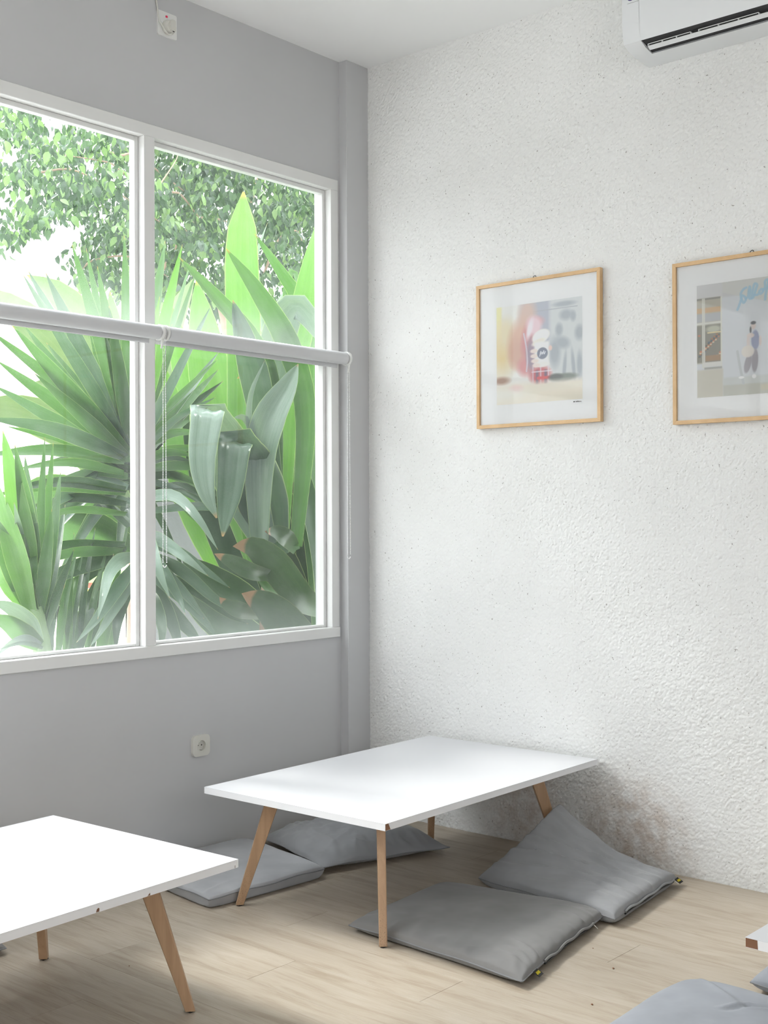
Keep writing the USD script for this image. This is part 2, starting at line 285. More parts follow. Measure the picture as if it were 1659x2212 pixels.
obj('plaster', roughcast(-.01, 2.35, .0034), 'roughcast', wr, smooth=True); obj('plaster', roughcast(2.35, 4.3, .0058), 'roughcast', wr, smooth=True)
obj('masonry', B(-.3, XR, 0.0, .2, -.25, CEIL+.1), 'roughcast', wr)
obj('plaster', B(4.3, XR, -.006, .0, 0, CEIL), 'roughcast', wr)
FY0, FY1, FZ0, FZ1 = -5.9, -2.4, 1.1, 2.95  # opening added in the unseen far wall to brighten the room
struct('wall_far', cat(B(XR, XR+.2, YB, .2, -.2, FZ0), B(XR, XR+.2, YB, .2, FZ1, CEIL+.1), B(XR, XR+.2, YB, FY0, FZ0, FZ1), B(XR, XR+.2, FY1, .2, FZ0, FZ1)), 'room_white', label='white wall outside the picture at the right, with an opening added to light the room')
w3 = thing('window_3', 'white window frame in the added opening outside the picture', None, (0, 0, 0), kind='structure')
for y0 in np.linspace(FY0, FY1-.06, 4): obj('mullion', CB(XR+.04, XR+.12, y0, y0+.06, FZ0, FZ1), 'frame_white', w3)
for z0 in (FZ0, FZ1-.06): obj('rail', CB(XR+.04, XR+.12, FY0+.06, FY1-.06, z0, z0+.06), 'frame_white', w3)
# wall behind the camera, with an opening added to bring in more light
BX0, BX1, BZ0, BZ1 = .5, 2.3, .85, 2.75
struct('wall_back', cat(B(-.3, XR+.2, YB-.2, YB, -.2, BZ0), B(-.3, XR+.2, YB-.2, YB, BZ1, CEIL+.1), B(-.3, BX0, YB-.2, YB, BZ0, BZ1), B(BX1, XR+.2, YB-.2, YB, BZ0, BZ1)), 'room_white', label='white wall behind the viewer, with an opening added to light the room')
w2 = thing('window_2', 'white window frame in the added opening behind the viewer', None, (0, 0, 0), kind='structure')
for x0 in (BX0, (BX0+BX1)/2-.03, BX1-.06): obj('mullion', CB(x0, x0+.06, YB-.12, YB-.04, BZ0, BZ1), 'frame_white', w2)
for z0 in (BZ0, BZ1-.06): obj('rail', CB(BX0+.06, BX1-.06, YB-.12, YB-.04, z0, z0+.06), 'frame_white', w2)

# window 1: frame, beads, panes
w1 = thing('window_1', 'white painted timber window with tall fixed panes and a transom behind the blinds', None, (0, 0, 0), kind='structure')
XF = WX+.006; XB = -.135      # inner face and outer face of the frame
JB = .0475; MU = .051; OP = .992
jambs = [(-JB-.165, -.165)]; opens = []
y = -.165-JB
for q in range(5):
    opens.append((y-OP, y)); jambs.append((y-OP-MU, y-OP)); y -= OP+MU
bot, top = .855, 2.8215
obj('head_rail', CB(XB, XF, y, W1, top, WZ1), 'frame_white', w1)
obj('sill_rail', CB(XB, XF+.004, y, W1, WZ0, bot), 'frame_white', w1)
for a, b_ in jambs: obj('jamb' if b_ > -.2 or a < -5 else 'mullion', CB(XB, XF-.0006, a, b_, bot, top, .0015), 'frame_white', w1)
struct_gap = []
TR0, TR1 = 2.046, 2.086
def quad(x, a, b_, z0, z1):
    return (np.array([[x, a, z0], [x, b_, z0], [x, b_, z1], [x, a, z1]]), np.array([[0, 1, 2], [0, 2, 3]])), np.array([[a*-1, 0], [b_*-1, 0], [b_*-1, z1-z0], [a*-1, z1-z0]])
for a, b_ in opens:
    obj('transom', CB(XB, XF-.012, a, b_, TR0, TR1, .0015), 'frame_white', w1)
    for z0, z1 in ((bot, TR0), (TR1, top)):
        t = .019; x0, x1 = -.106, -.076
        obj('glazing_bead', CB(x0, x1, a+.0006, a+t, z0, z1, .002), 'frame_white', w1); obj('glazing_bead', CB(x0, x1, b_-t, b_-.0006, z0, z1, .002), 'frame_white', w1)
        obj('glazing_bead', CB(x0, x1, a+t, b_-t, z0+.0004, z0+.012, .002), 'frame_white', w1); obj('glazing_bead', CB(x0, x1, a+t, b_-t, z1-(t if z1 > 2.2 else .013), z1-.0004, .002), 'frame_white', w1)
        m, uv = quad(-.108, a, b_, z0, z1); obj('pane', m, 'window_glass', w1, uv=uv)

# ================================================================ THINGS ON THE WINDOW WALL
def bead_loop(x, y, ztop, zbot, half, r=.0024, pitch=.0062):
    pts = []
    n = int((ztop-zbot)/pitch)
    for i in range(n):
        z = ztop-i*pitch; s = min(1, .55+.45*(ztop-z)/(ztop-zbot)); pts.append((x, y-half*s, z)); pts.append((x+.001, y+half*s, z))
    for a in np.linspace(.0, np.pi, 9)[1:-1]: pts.append((x, y-half*math.cos(a), zbot-half*1.3*math.sin(a)))
    s = trimesh.creation.icosphere(1, r); out = []
    V = np.concatenate([s.vertices+np.array(p) for p in pts]); F = np.concatenate([s.faces+i*len(s.vertices) for i in range(len(pts))])
    return trimesh.Trimesh(V, F, process=False), pts
def blind(y0, y1, cy, zt, zb, label):
    x, z, r = .034, 2.055, .0275
    t = thing('roller_blind', label, 'blind', (x, (y0+y1)/2, z), group=None)
    cyl = trimesh.creation.cylinder(r, y1-y0-.02, sections=40); cyl.apply_transform(trimesh.transformations.rotation_matrix(np.pi/2, [1, 0, 0])); cyl.apply_translation([x, (y0+y1)/2, z])
    obj('roll', cyl, 'blind_white', t, smooth=40, world=True)
    obj('hem_bar', CB(.003, .013, y0+.012, y1-.03, 2.013, 2.044, .003), 'blind_white', t, world=True)
    obj('cloth', B(.0085, .0100, y0+.012, y1-.03, 2.028, 2.055), 'blind_white', t, world=True)
    for e in (y0, y1):
        d = trimesh.creation.cylinder(r+.0035, .010, sections=40); d.apply_transform(trimesh.transformations.rotation_matrix(np.pi/2, [1, 0, 0])); d.apply_translation([x, e, z])
        br = cat(d, CB(-.04, x, e-.003, e+.003, z-.008, z+.008))
        obj('bracket', br, 'plastic_white', t, smooth=40, world=True)
    g = trimesh.creation.cylinder(r-.004, .010, sections=32); g.apply_transform(trimesh.transformations.rotation_matrix(np.pi/2, [1, 0, 0])); g.apply_translation([x, y1+.010, z])
    obj('chain_wheel', g, 'plastic_white', t, smooth=40, world=True)
    gd = tube(curve([(x+.012, y1+.006, z-.022), (x+.014, y1+.001, z-.04), (x+.012, y1-.002, z-.062)], 6), [.006, .0055, .005, .005, .0045, .004, .0035], 10)
    obj('chain_guide', gd, 'plastic_white', t, smooth=True, world=True)
    m, _ = bead_loop(x+.013, cy, zt, zb, .0085)
    ring = []
    for a in np.linspace(-.35*np.pi, 1.05*np.pi, 26): ring.append((x+r*math.cos(a)*1.0, y1+.010, z+r*math.sin(a)))
    s = trimesh.creation.icosphere(1, .0024); m = cat(m, *[trimesh.Trimesh(s.vertices+np.array(p), s.faces, process=False) for p in ring])
    obj('bead_chain', m, 'bead_white', t, smooth=True, world=True)
    return t
blind(-2.262, -1.243, -1.232, 2.035, 1.172, 'white rolled-up roller blind at the left, cut by the picture edge')
blind(-1.219, -.196, -.196, 2.035, 1.175, 'white rolled-up roller blind next to the grey corner pilaster')

# wall outlet with a plug, near the ceiling
def rrect(w, h, r): return sbox(-w/2+r, -h/2+r, w/2-r, h/2-r).buffer(r, quad_segs=8)
def on_left(m, y, z, x=WX):     # local xy -> wall's y,z ; local z -> into the room
    T = np.array([[0, 0, 1, x], [1, 0, 0, y], [0, 1, 0, z], [0, 0, 0, 1.]]); m = m.copy(); m.apply_transform(T); return m
o = thing('wall_outlet', 'square white outlet under the ceiling with a grey plug, cable and red lamp', 'outlet', (WX, -1.142, 3.278))
obj('plate', on_left(extrude(rrect(.094, .096, .006), .008), -1.142, 3.278), 'plastic_white', o, world=True)
pl = lathe([(0, 0), (.0295, 0), (.0295, .006), (.026, .009), (.0245, .020), (.020, .025), (0, .025)], 40)
obj('plug', on_left(pl, -1.138, 3.268, WX+.007), 'plastic_ivory', o, smooth=35, world=True)
obj('plug_grip', on_left(extrude(rrect(.024, .048, .008), .010), -1.137, 3.268, WX+.0295), 'plastic_ivory', o, smooth=35, world=True)
obj('indicator_lamp', on_left(extrude(rrect(.010, .008, .002), .0015), -1.146, 3.309, WX+.008), 'red_lamp', o, world=True, label='small red indicator lamp')
obj('cable', tube(curve([(WX+.026, -1.136, 3.247), (WX+.026, -1.142, 3.238), (WX+.024, -1.154, 3.236), (WX+.02, -1.172, 3.256), (WX+.009, -1.184, 3.29), (WX+.006, -1.190, 3.335), (WX+.005, -1.195, 3.372), (WX+.005, -1.200, CEIL)], 40), .0032, 8), 'plastic_ivory', o, smooth=True, world=True)
obj('plug_slot', on_left(extrude(rrect(.010, .003, .001), .001), -1.137, 3.2455, WX+.0390), 'lens_black', o, world=True)
# lower socket
o = thing('wall_socket', 'ivory rounded square power socket low on the grey wall', 'socket', (WX, -.984, .438))
sp = rrect(.088, .084, .018).difference(Polygon([(.0215*math.cos(a), .0215*math.sin(a)) for a in np.linspace(0, 2*np.pi, 40)[:-1]]))
obj('plate', on_left(extrude(sp, .013), -.984, .438), 'plastic_ivory', o, world=True)
obj('rim', on_left(trimesh.creation.annulus(.0205, .0232, .0022, sections=48), -.984, .438, WX+.0135), 'plastic_ivory', o, smooth=35, world=True)
obj('well', on_left(lathe([(0, .001), (.0205, .001), (.0205, .012)], 40), -.984, .438), 'plastic_ivory', o, smooth=35, world=True)
for s in (-1, 1): obj('pin_hole', on_left(trimesh.creation.cylinder(.0028, .001, sections=16), -.984+s*.0095, .438, WX+.0018), 'lens_black', o, world=True)
for s in (-1, 1): obj('earth_clip', on_left(trimesh.creation.box([.006, .004, .009]), -.984, .438+s*.019, WX+.006), 'metal', o, world=True)

# ================================================================ AIR CONDITIONER
ac = thing('air_conditioner', 'white split air conditioner with dark louvre slot high on the rough wall', 'air conditioner', (1.455, 0, 3.08))
AX0, AX1 = 1.442, 2.28
def prof(pts, x0, x1):
    m = extrude(Polygon(pts), x1-x0); T = np.array([[0, 0, 1, x0], [1, 0, 0, 0], [0, 1, 0, 0], [0, 0, 0, 1.]]); m.apply_transform(T); return m
SX = 1.512
upper = [(-.004, 3.346), (-.150, 3.348), (-.190, 3.338), (-.206, 3.316), (-.212, 3.266), (-.212, 3.16), (-.208, 3.115), (-.200, 3.0915), (-.197, 3.0925), (-.150, 3.14), (-.06, 3.15), (-.004, 3.15)]
lower = [(-.004, 3.15), (-.06, 3.15), (-.095, 3.10), (-.1165, 3.0665), (-.08, 3.063), (-.004, 3.061)]
endc = [(-.004, 3.346), (-.150, 3.348), (-.190, 3.338), (-.206, 3.316), (-.212, 3.266), (-.212, 3.16), (-.208, 3.115), (-.200, 3.0915), (-.165, 3.0765), (-.118, 3.0665), (-.08, 3.063), (-.004, 3.061)]
obj('cover', prof(upper, SX-.001, AX1), 'ac_white', ac, world=True, smooth=30)
obj('base', prof(lower, SX-.001, AX1), 'ac_white', ac, world=True, smooth=30)
obj('end_cap', prof(endc, AX0, SX), 'ac_white', ac, world=True, smooth=30); obj('end_cap', prof(endc, AX1, AX1+.06), 'ac_white', ac, world=True, smooth=30)
obj('duct', prof([(-.1975, 3.0935), (-.148, 3.141), (-.058, 3.151), (-.093, 3.101), (-.1175, 3.072), (-.150, 3.083)], SX, AX1-.02), 'ac_dark', ac, world=True)
obj('louvre', prof([(-.1685, 3.0775), (-.151, 3.0675), (-.149, 3.0695), (-.166, 3.0795)], SX+.010, AX1-.03), 'ac_white', ac, world=True)
for a, b_ in ((SX+.012, 1.695), (1.725, 1.95)):
    for xx in np.linspace(a, b_, 4): obj('vane', B(xx-.0015, xx+.0015, -.169, -.150, 3.0785, 3.0845), 'ac_white', ac, world=True)
    obj('vane_bar', B(a, b_, -.1705, -.1685, 3.083, 3.0855), 'ac_white', ac, world=True)
def on_right(m, x, z, y): T = np.array([[1, 0, 0, x], [0, 0, -1, y], [0, 1, 0, z], [0, 0, 0, 1.]]); m = m.copy(); m.apply_transform(T); return m
obj('logo', on_right(extrude(Polygon([(.0165*math.cos(a), .0165*math.sin(a)) for a in np.linspace(0, 2*np.pi, 32)[:-1]]), .0006), 1.4785, 3.2595, -.2122), 'ac_logo', ac, world=True, label='round blue-violet logo')
obj('logo_line', on_right(extrude(sbox(-.018, -.0007, .03, .0007), .0006), 1.482, 3.2345, -.2122), 'grey_line', ac, world=True)

# ================================================================ FRAMED PICTURES
def blob(u, v, cx, cy, rx, ry, soft=.25, ang=0.):
    ca, sa = math.cos(ang), math.sin(ang); du, dv = u-cx, v-cy
    d = np.sqrt(((du*ca+dv*sa)/rx)**2 + ((-du*sa+dv*ca)/ry)**2)
    return np.clip((1+soft-d)/(2*soft), 0, 1)[..., None]
def rect(u, v, u0, u1, v0, v1, s=.012):
    f = lambda a, lo, hi: np.clip((a-lo)/s+.5, 0, 1)*np.clip((hi-a)/s+.5, 0, 1)
    return (f(u, u0, u1)*f(v, v0, v1))[..., None]
def over(img, m, c): return img*(1-m) + np.array(c, float)*m
def stroke(u, v, pts, w, asp=1.):
    d = np.full(u.shape, 9.)
    P = curve(np.c_[np.array(pts, float), np.zeros(len(pts))], max(8, 6*len(pts)))[:, :2]
    for a, b_ in zip(P[:-1], P[1:]):
        e = b_-a; t = np.clip(((u-a[0])*e[0]+(v-a[1])*e[1])/(e@e+1e-12), 0, 1); d = np.minimum(d, np.hypot(u-a[0]-t*e[0], (v-a[1]-t*e[1])*asp))
    return np.clip((w-d)/(w*.5)+.5, 0, 1)[..., None]
def art_cafe(u, v):      # someone in a plaid shirt holding a white paper cup over a cream table
    I = np.ones(u.shape+(3,))*np.array((226, 226, 222.))
    I = over(I, rect(u, v, -.1, .06, -.1, .52, .03), (230, 224, 176)); I = over(I, blob(u, v, .05, .45, .16, .22, .6), (224, 206, 160)); I = over(I, blob(u, v, .12, .3, .10, .15, .6), (228, 218, 190))
    I = over(I, rect(u, v, .30, .66, -.1, .62, .10), (176, 180, 190)); I = over(I, rect(u, v, .64, 1.1, -.1, .9, .06), (206, 210, 210))
    for b in ((.80, .05, .12, .025, 0), (.82, .16, .07, .05, 0), (.90, .18, .03, .05, 0), (.74, .30, .04, .06, 0), (.78, .43, .08, .055, .3), (.97, .35, .05, .07, 0), (.69, .52, .06, .14, 0), (.80, .68, .02, .15, .1), (.90, .66, .02, .15, -.1), (.97, .66, .03, .12, 0)):
        I = over(I, blob(u, v, *b[:4], .4, b[4]), (168, 175, 180))
    I = over(I, rect(u, v, .3, .95, .085, .093, .008), (168, 172, 178))
    I = over(I, blob(u, v, .37, .12, .10, .16, .4), (208, 184, 172)); I = over(I, blob(u, v, .28, .38, .13, .22, .35, .2), (212, 178, 158)); I = over(I, blob(u, v, .25, .5, .09, .14, .4), (206, 170, 152))
    I = over(I, blob(u, v, .37, .38, .07, .17, .35, .1), (202, 140, 142)); I = over(I, blob(u, v, .47, .19, .09, .05, .4), (212, 166, 170)); I = over(I, blob(u, v, .35, .63, .09, .09, .4), (206, 142, 142)); I = over(I, blob(u, v, .41, .52, .05, .16, .4), (150, 135, 150))
    I = over(I, stroke(u, v, [(.33, .30), (.36, .45), (.37, .58), (.36, .68)], .009), (206, 198, 206))
    I = over(I, blob(u, v, .45, .23, .085, .10, .3, -.5), (226, 202, 208)); I = over(I, blob(u, v, .40, .26, .03, .10, .4, .3), (230, 222, 226))
    I = over(I, blob(u, v, .52, .73, .12, .085, .3), (190, 92, 98))
    for a in (.43, .52, .61): I = over(I, rect(u, v, a, a+.012, .64, .82, .014), (218, 206, 216))
    for a in (.47, .57): I = over(I, rect(u, v, a, a+.03, .68, .82, .02), (110, 92, 112))
    I = over(I, rect(u, v, .42, .66, .69, .70, .01), (228, 220, 226)); I = over(I, rect(u, v, .48, .66, .745, .775, .012), (205, 78, 82))
    I = over(I, blob(u, v, .79, .775, .15, .04, .25, -.05), (122, 130, 122)); I = over(I, blob(u, v, .70, .765, .08, .035, .3), (96, 100, 96))
    I = over(I, blob(u, v, .53, .345, .105, .065, .12, -.35), (238, 236, 228)); I = over(I, blob(u, v, .50, .40, .08, .03, .2, -.3), (226, 222, 212)); I = over(I, rect(u, v, .455, .625, .40, .63, .03), (236, 235, 230)); I = over(I, blob(u, v, .54, .625, .085, .028, .2), (230, 228, 224))
    for b in ((.45, .485), (.452, .535), (.46, .585), (.475, .63)): I = over(I, blob(u, v, b[0], b[1], .045, .021, .25), (232, 216, 208))
    I = over(I, blob(u, v, .64, .47, .02, .025, .3), (230, 200, 190))
    I = over(I, blob(u, v, .548, .515, .062, .058, .08), (112, 118, 136))
    I = over(I, stroke(u, v, [(.515, .545), (.525, .50), (.533, .50), (.528, .53), (.545, .505), (.55, .525), (.565, .49), (.568, .525), (.585, .50)], .004), (220, 222, 228))
    I = over(I, rect(u, v, -.1, 1.1, .80, 1.2, .06), (230, 222, 208)); I = over(I, blob(u, v, .06, .755, .09, .035, .5), (168, 138, 120)); I = over(I, blob(u, v, .23, .85, .07, .035, .6), (226, 196, 194)); I = over(I, blob(u, v, .1, .9, .2, .06, .7), (236, 226, 218)); I = over(I, rect(u, v, .5, 1.1, .92, 1.1, .08), (222, 216, 200))
    return I
def art_shop(u, v):      # a person with a bag before a white shop wall with a blue script sign; u over the full print, v down
    I = np.ones(u.shape+(3,))*np.array((200, 203, 206.))
    I = over(I, rect(u, v, -.1, 1.1, -.1, .13, .02), (190, 190, 190)); I = over(I, np.clip(((.30*u+.015)-v)/.012+.5, 0, 1)[..., None]*(u > .24)[..., None], (196, 196, 192))
    I = over(I, rect(u, v, -.1, .245, -.1, .13, .02), (198, 198, 198)); I = over(I, rect(u, v, -.1, .235, .12, .70, .01), (172, 168, 154))
    I = over(I, rect(u, v, -.1, .235, .12, .135, .01), (130, 128, 122)); I = over(I, rect(u, v, -.1, .235, .205, .25, .01), (190, 158, 116)); I = over(I, rect(u, v, -.1, .235, .26, .33, .01), (166, 168, 170)); I = over(I, rect(u, v, -.1, .235, .36, .69, .01), (122, 118, 104))
    for k in range(46):
        a, b_ = .01+.21*((k*.377) % 1), .44+.2*((k*.618) % 1); I = over(I, rect(u, v, a, a+.022, b_, b_+.016, .006), [(186, 112, 82), (70, 84, 96), (206, 190, 160), (84, 88, 74), (150, 104, 70)][k % 5])
    I = over(I, blob(u, v, .16, .40, .07, .03, .3), (176, 178, 158)); I = over(I, rect(u, v, .10, .24, .425, .435, .006), (226, 206, 150)); I = over(I, rect(u, v, .08, .235, .63, .68, .01), (150, 120, 88))
    for a in (.05, .065, .228): I = over(I, rect(u, v, a, a+.013, .12, .74, .006), (206, 206, 196))
    I = over(I, rect(u, v, -.1, .24, .335, .352, .006), (208, 208, 200)); I = over(I, rect(u, v, .06, .24, .69, .73, .008), (206, 206, 200)); I = over(I, rect(u, v, .07, .24, .735, .755, .01), (150, 150, 142))
    I = over(I, rect(u, v, -.1, .25, .755, 1.2, .02), (190, 186, 172)); I = over(I, rect(u, v, .25, 1.1, .90, 1.2, .012), (182, 182, 172)); I = over(I, rect(u, v, .25, 1.1, .84, .905, .02), (192, 195, 192)); I = over(I, rect(u, v, .6, 1.1, .92, .97, .02), (190, 184, 164))
    I = over(I, stroke(u, v, [(.385, .62), (.41, .76), (.44, .90)], .012), (182, 186, 186))
    T = (150, 184, 202); W_ = .011
    def s(px): return [((x-1501)/(158/.70), (y_-617)/(242.)) for x, y_ in px]
    def px(z): return [(1560+a/16.76, 600+b_/16.76) for a, b_ in z]
    for z in ([(480, 1320), (560, 1120), (610, 950), (600, 760), (690, 630), (790, 580)], [(640, 830), (740, 900), (770, 1000), (700, 1100), (640, 1010), (620, 900)], [(770, 960), (850, 900), (880, 700), (910, 560), (930, 700), (900, 960), (980, 980)],
              [(980, 980), (1010, 760), (1060, 520), (1110, 480), (1170, 540), (1120, 700), (1030, 960)], [(1060, 880), (1200, 870), (1250, 760), (1330, 700), (1370, 780), (1290, 860), (1240, 800)], [(1370, 780), (1440, 640), (1440, 460), (1510, 390), (1550, 470), (1510, 660), (1460, 900), (1440, 1080)],
              [(1380, 720), (1560, 690), (1600, 620), (1660, 600), (1690, 680), (1620, 720), (1580, 650)], [(1690, 700), (1800, 640), (1860, 560), (1880, 700), (1960, 640)], [(1960, 640), (2050, 560), (2080, 700), (2160, 640), (2230, 560)]):
        I = over(I, stroke(u, v, s(px(z)), W_, 1.05)*.85, T)
    def P(x, y_): return ((1430+x/5.144-1501)/(158/.70), (510+y_/5.144-617+(0.055*(x/5.144-71)))/242.)
    def at(x, y_, rx, ry, c, **k):
        nonlocal I
        a, b_ = P(x, y_); I = over(I, blob(u, v, a, b_, rx/5.144/(158/.7), ry/5.144/242., **k), c)
    at(985, 1025, 26, 38, (206, 192, 186), soft=.2); at(985, 995, 28, 18, (92, 92, 96), soft=.25); at(955, 1070, 10, 35, (92, 90, 92), soft=.3)
    at(1005, 1180, 42, 105, (142, 148, 172), soft=.12); at(955, 1130, 40, 26, (212, 200, 194), soft=.2); at(930, 1200, 18, 70, (210, 200, 196), soft=.2); at(1058, 1190, 14, 55, (208, 194, 188), soft=.2)
    at(925, 1430, 36, 105, (150, 146, 152), soft=.12, ang=.25); at(1000, 1400, 34, 125, (150, 146, 152), soft=.12, ang=.05); at(855, 1580, 30, 14, (232, 232, 232), soft=.2); at(990, 1570, 22, 22, (232, 232, 232), soft=.2); at(925, 1300, 68, 64, (214, 208, 200), soft=.12)
    return I
def picture(x0, x1, z0, z1, px0, px1, pz0, pz1, art, label, full=None, sign=False, nail=None):
    t = thing('framed_picture', label, 'picture', ((x0+x1)/2, 0, z0))
    d0, d1, w = -.031, -.009, .0145
    for nm, pts in (('top', [(x0, z1), (x1, z1), (x1-w, z1-w), (x0+w, z1-w)]), ('bot', [(x0, z0), (x1, z0), (x1-w, z0+w), (x0+w, z0+w)]), ('l', [(x0, z0), (x0, z1), (x0+w, z1-w), (x0+w, z0+w)]), ('r', [(x1, z0), (x1, z1), (x1-w, z1-w), (x1-w, z0+w)])):
        m = extrude(Polygon(pts).buffer(-.0002), d1-d0); m.apply_transform(np.array([[1, 0, 0, 0], [0, 0, -1, d1], [0, 1, 0, 0], [0, 0, 0, 1.]]))
        obj('frame_rail', m, 'frame_wood', t, world=True)
    obj('mat_board', B(x0+w, x1-w, -.021, -.012, z0+w, z1-w), 'mat_board', t, world=True)
    nu, nv = 230, 250
    U, V = np.meshgrid(np.linspace(0, 1, nu), np.linspace(0, 1, nv))
    I = np.clip(lin(art(U, V)*.80+226*.20)/lin(226)*.92, .004, .93)  # colours paled toward white to carry the reflection of the glass
    P = np.stack([px0+(px1-px0)*U, np.full_like(U, -.0215), pz1+(pz0-pz1)*V], -1).reshape(-1, 3)
    i = np.arange(nu*nv).reshape(nv, nu); a, b_, c, d = i[:-1, :-1].ravel(), i[1:, :-1].ravel(), i[1:, 1:].ravel(), i[:-1, 1:].ravel()
    obj('print', (P, np.vstack([np.stack([a, b_, c], 1), np.stack([a, c, d], 1)])), 'print', t, world=True, colors=I.reshape(-1, 3))
    g = (np.array([[x0+w, -.0245, z0+w], [x1-w, -.0245, z0+w], [x1-w, -.0245, z1-w], [x0+w, -.0245, z1-w]]), np.array([[0, 1, 2], [0, 2, 3]]))
    obj('glass', g, 'picture_glass', t, world=True)
    if sign:    # the line of tiny illegible capitals under the print
        ms = []; xx = px1-.042
        for q, (wd, hh) in enumerate(((.0045, .0045), (.0025, .005), (.0035, .0045), (.004, .005), (.003, .0045), (.003, .004), (.002, .003))):
            ms.append(B(xx, xx+wd, -.0217, -.0212, pz0-.0115, pz0-.0115+hh)); xx += .0058
        obj('caption', cat(*ms), 'ink', t, world=True)
    hx = nail
    obj('hanging_wire', tube(curve([(hx-.014, -.012, z1-.004), (hx, -.008, z1+.012), (hx+.012, -.012, z1-.004)], 10), .0012, 6), 'lens_black', t, world=True)
    return t
picture(.632, 1.234, 1.72, 2.325, .731, 1.147, 1.815, 2.223, art_cafe, 'square oak framed photo of a person holding a paper cup', sign=True, nail=.915)
picture(1.545, 2.150, 1.690, 2.293, 1.640, 2.050, 1.785, 2.200, art_shop, 'oak framed photo with blue script sign, cut by the right picture edge', nail=1.85)

# ================================================================ LOW TABLES
TT, TZ, TW, TL = .0225, .398, .832, 1.301
def leg_mesh(foot, head):
    f, h = np.array(foot), np.array(head); d = h-f
    rad = np.array([f[0], f[1]])-np.array([h[0], h[1]]); ax = np.array([1., 0]) ; P = []
    diag = np.array([rad[0], rad[1], 0])/np.hypot(*rad); per = np.array([-diag[1], diag[0], 0])
    for p, a, b_ in ((f, .0135, .0125), (h, .026, .014)):
        for s, q in ((-1, -1), (1, -1), (1, 1), (-1, 1)):
            for c1, c2 in ((1, .78), (.9, 1)): P.append(p + diag*a*s*c1 + per*b_*q*c2)
    return trimesh.convex.convex_hull(np.array(P))
def band(w, chips=()):
    p = sbox(-w/2, 0, w/2, TT-.001)
    for c in chips: p = p.difference(Polygon(c))
    return p
def table(label, cx, cy, rot, lx, ly, chips={}, wood_='leg_wood_clean'):
    t = thing('low_table', label, 'table', (cx, cy, 0), rotz=rot)
    hw, hl = TW/2, TL/2; z0 = TZ-TT
    obj('tabletop', CB(-hw, hw, -hl, hl, TZ-.0012, TZ, .0003), 'laminate_white', t)
    obj('core', B(-hw+.0012, hw-.0012, -hl+.0012, hl-.0012, z0+.0008, TZ-.0012), 'mdf_brown', t); obj('underside', B(-hw+.001, hw-.001, -hl+.001, hl-.001, z0, z0+.0008), 'laminate_white', t)
    for side in ('xp', 'xm', 'yp', 'ym'):
        w = TL if side[0] == 'x' else TW
        m = extrude(band(w-.001, chips.get(side, ())), .0011); z = z0-.0001
        T = {'xp': [[0, 0, 1, hw-.0012], [1, 0, 0, 0], [0, 1, 0, z]], 'xm': [[0, 0, -1, -hw+.0012], [-1, 0, 0, 0], [0, 1, 0, z]], 'yp': [[-1, 0, 0, 0], [0, 0, 1, hl-.0012], [0, 1, 0, z]], 'ym': [[1, 0, 0, 0], [0, 0, -1, -hl+.0012], [0, 1, 0, z]]}[side]
        m.apply_transform(np.vstack([np.array(T, float), [0, 0, 0, 1]])); obj('edge_band', m, 'edge_band', t)
    for s, q in ((-1, -1), (1, -1), (1, 1), (-1, 1)):
        f = (lx+s*.325, ly+q*.544, 0); h = (lx+s*.243, ly+q*.456, z0)
        lg = obj('leg', leg_mesh((f[0], f[1], .004), h), wood_, t)
        obj('foot_pad', CB(f[0]-.010, f[0]+.010, f[1]-.010, f[1]+.010, 0, .005, .001), 'lens_black', lg)
    return t
hl, hw = TL/2, TW/2
table('white low table in the corner of the room, with grey cushions beneath it', .814, -.694, .02, .05, -.07, {'xp': [[(-hl-.01, -.001), (-hl+.028, -.001), (-hl+.012, .03), (-hl-.01, .03)]]}, 'leg_wood')
table('white low table at bottom left, cut by the picture edge', .801, -2.563, .05, .03, -.02, {'xp': [[(.155, -.001), (.158, .008), (.163, .011), (.167, .008), (.166, -.001)], [(.318, -.001), (.330, .008), (.331, -.001)], [(.636, .0), (.6365, .008), (.639, .008), (.639, 0)]]})
table('white low table corner at the right edge with a worn brown end', 2.523+.416+.012, -1.585+.6505, -.01, .0, .0, {'ym': [[(-hw-.01, -.001), (-hw+.031, -.001), (-hw+.029, .03), (-hw-.01, .03)]], 'xm': [[(hl-.028, -.001), (hl+.01, -.001), (hl+.01, .03), (hl-.020, .03)]]})

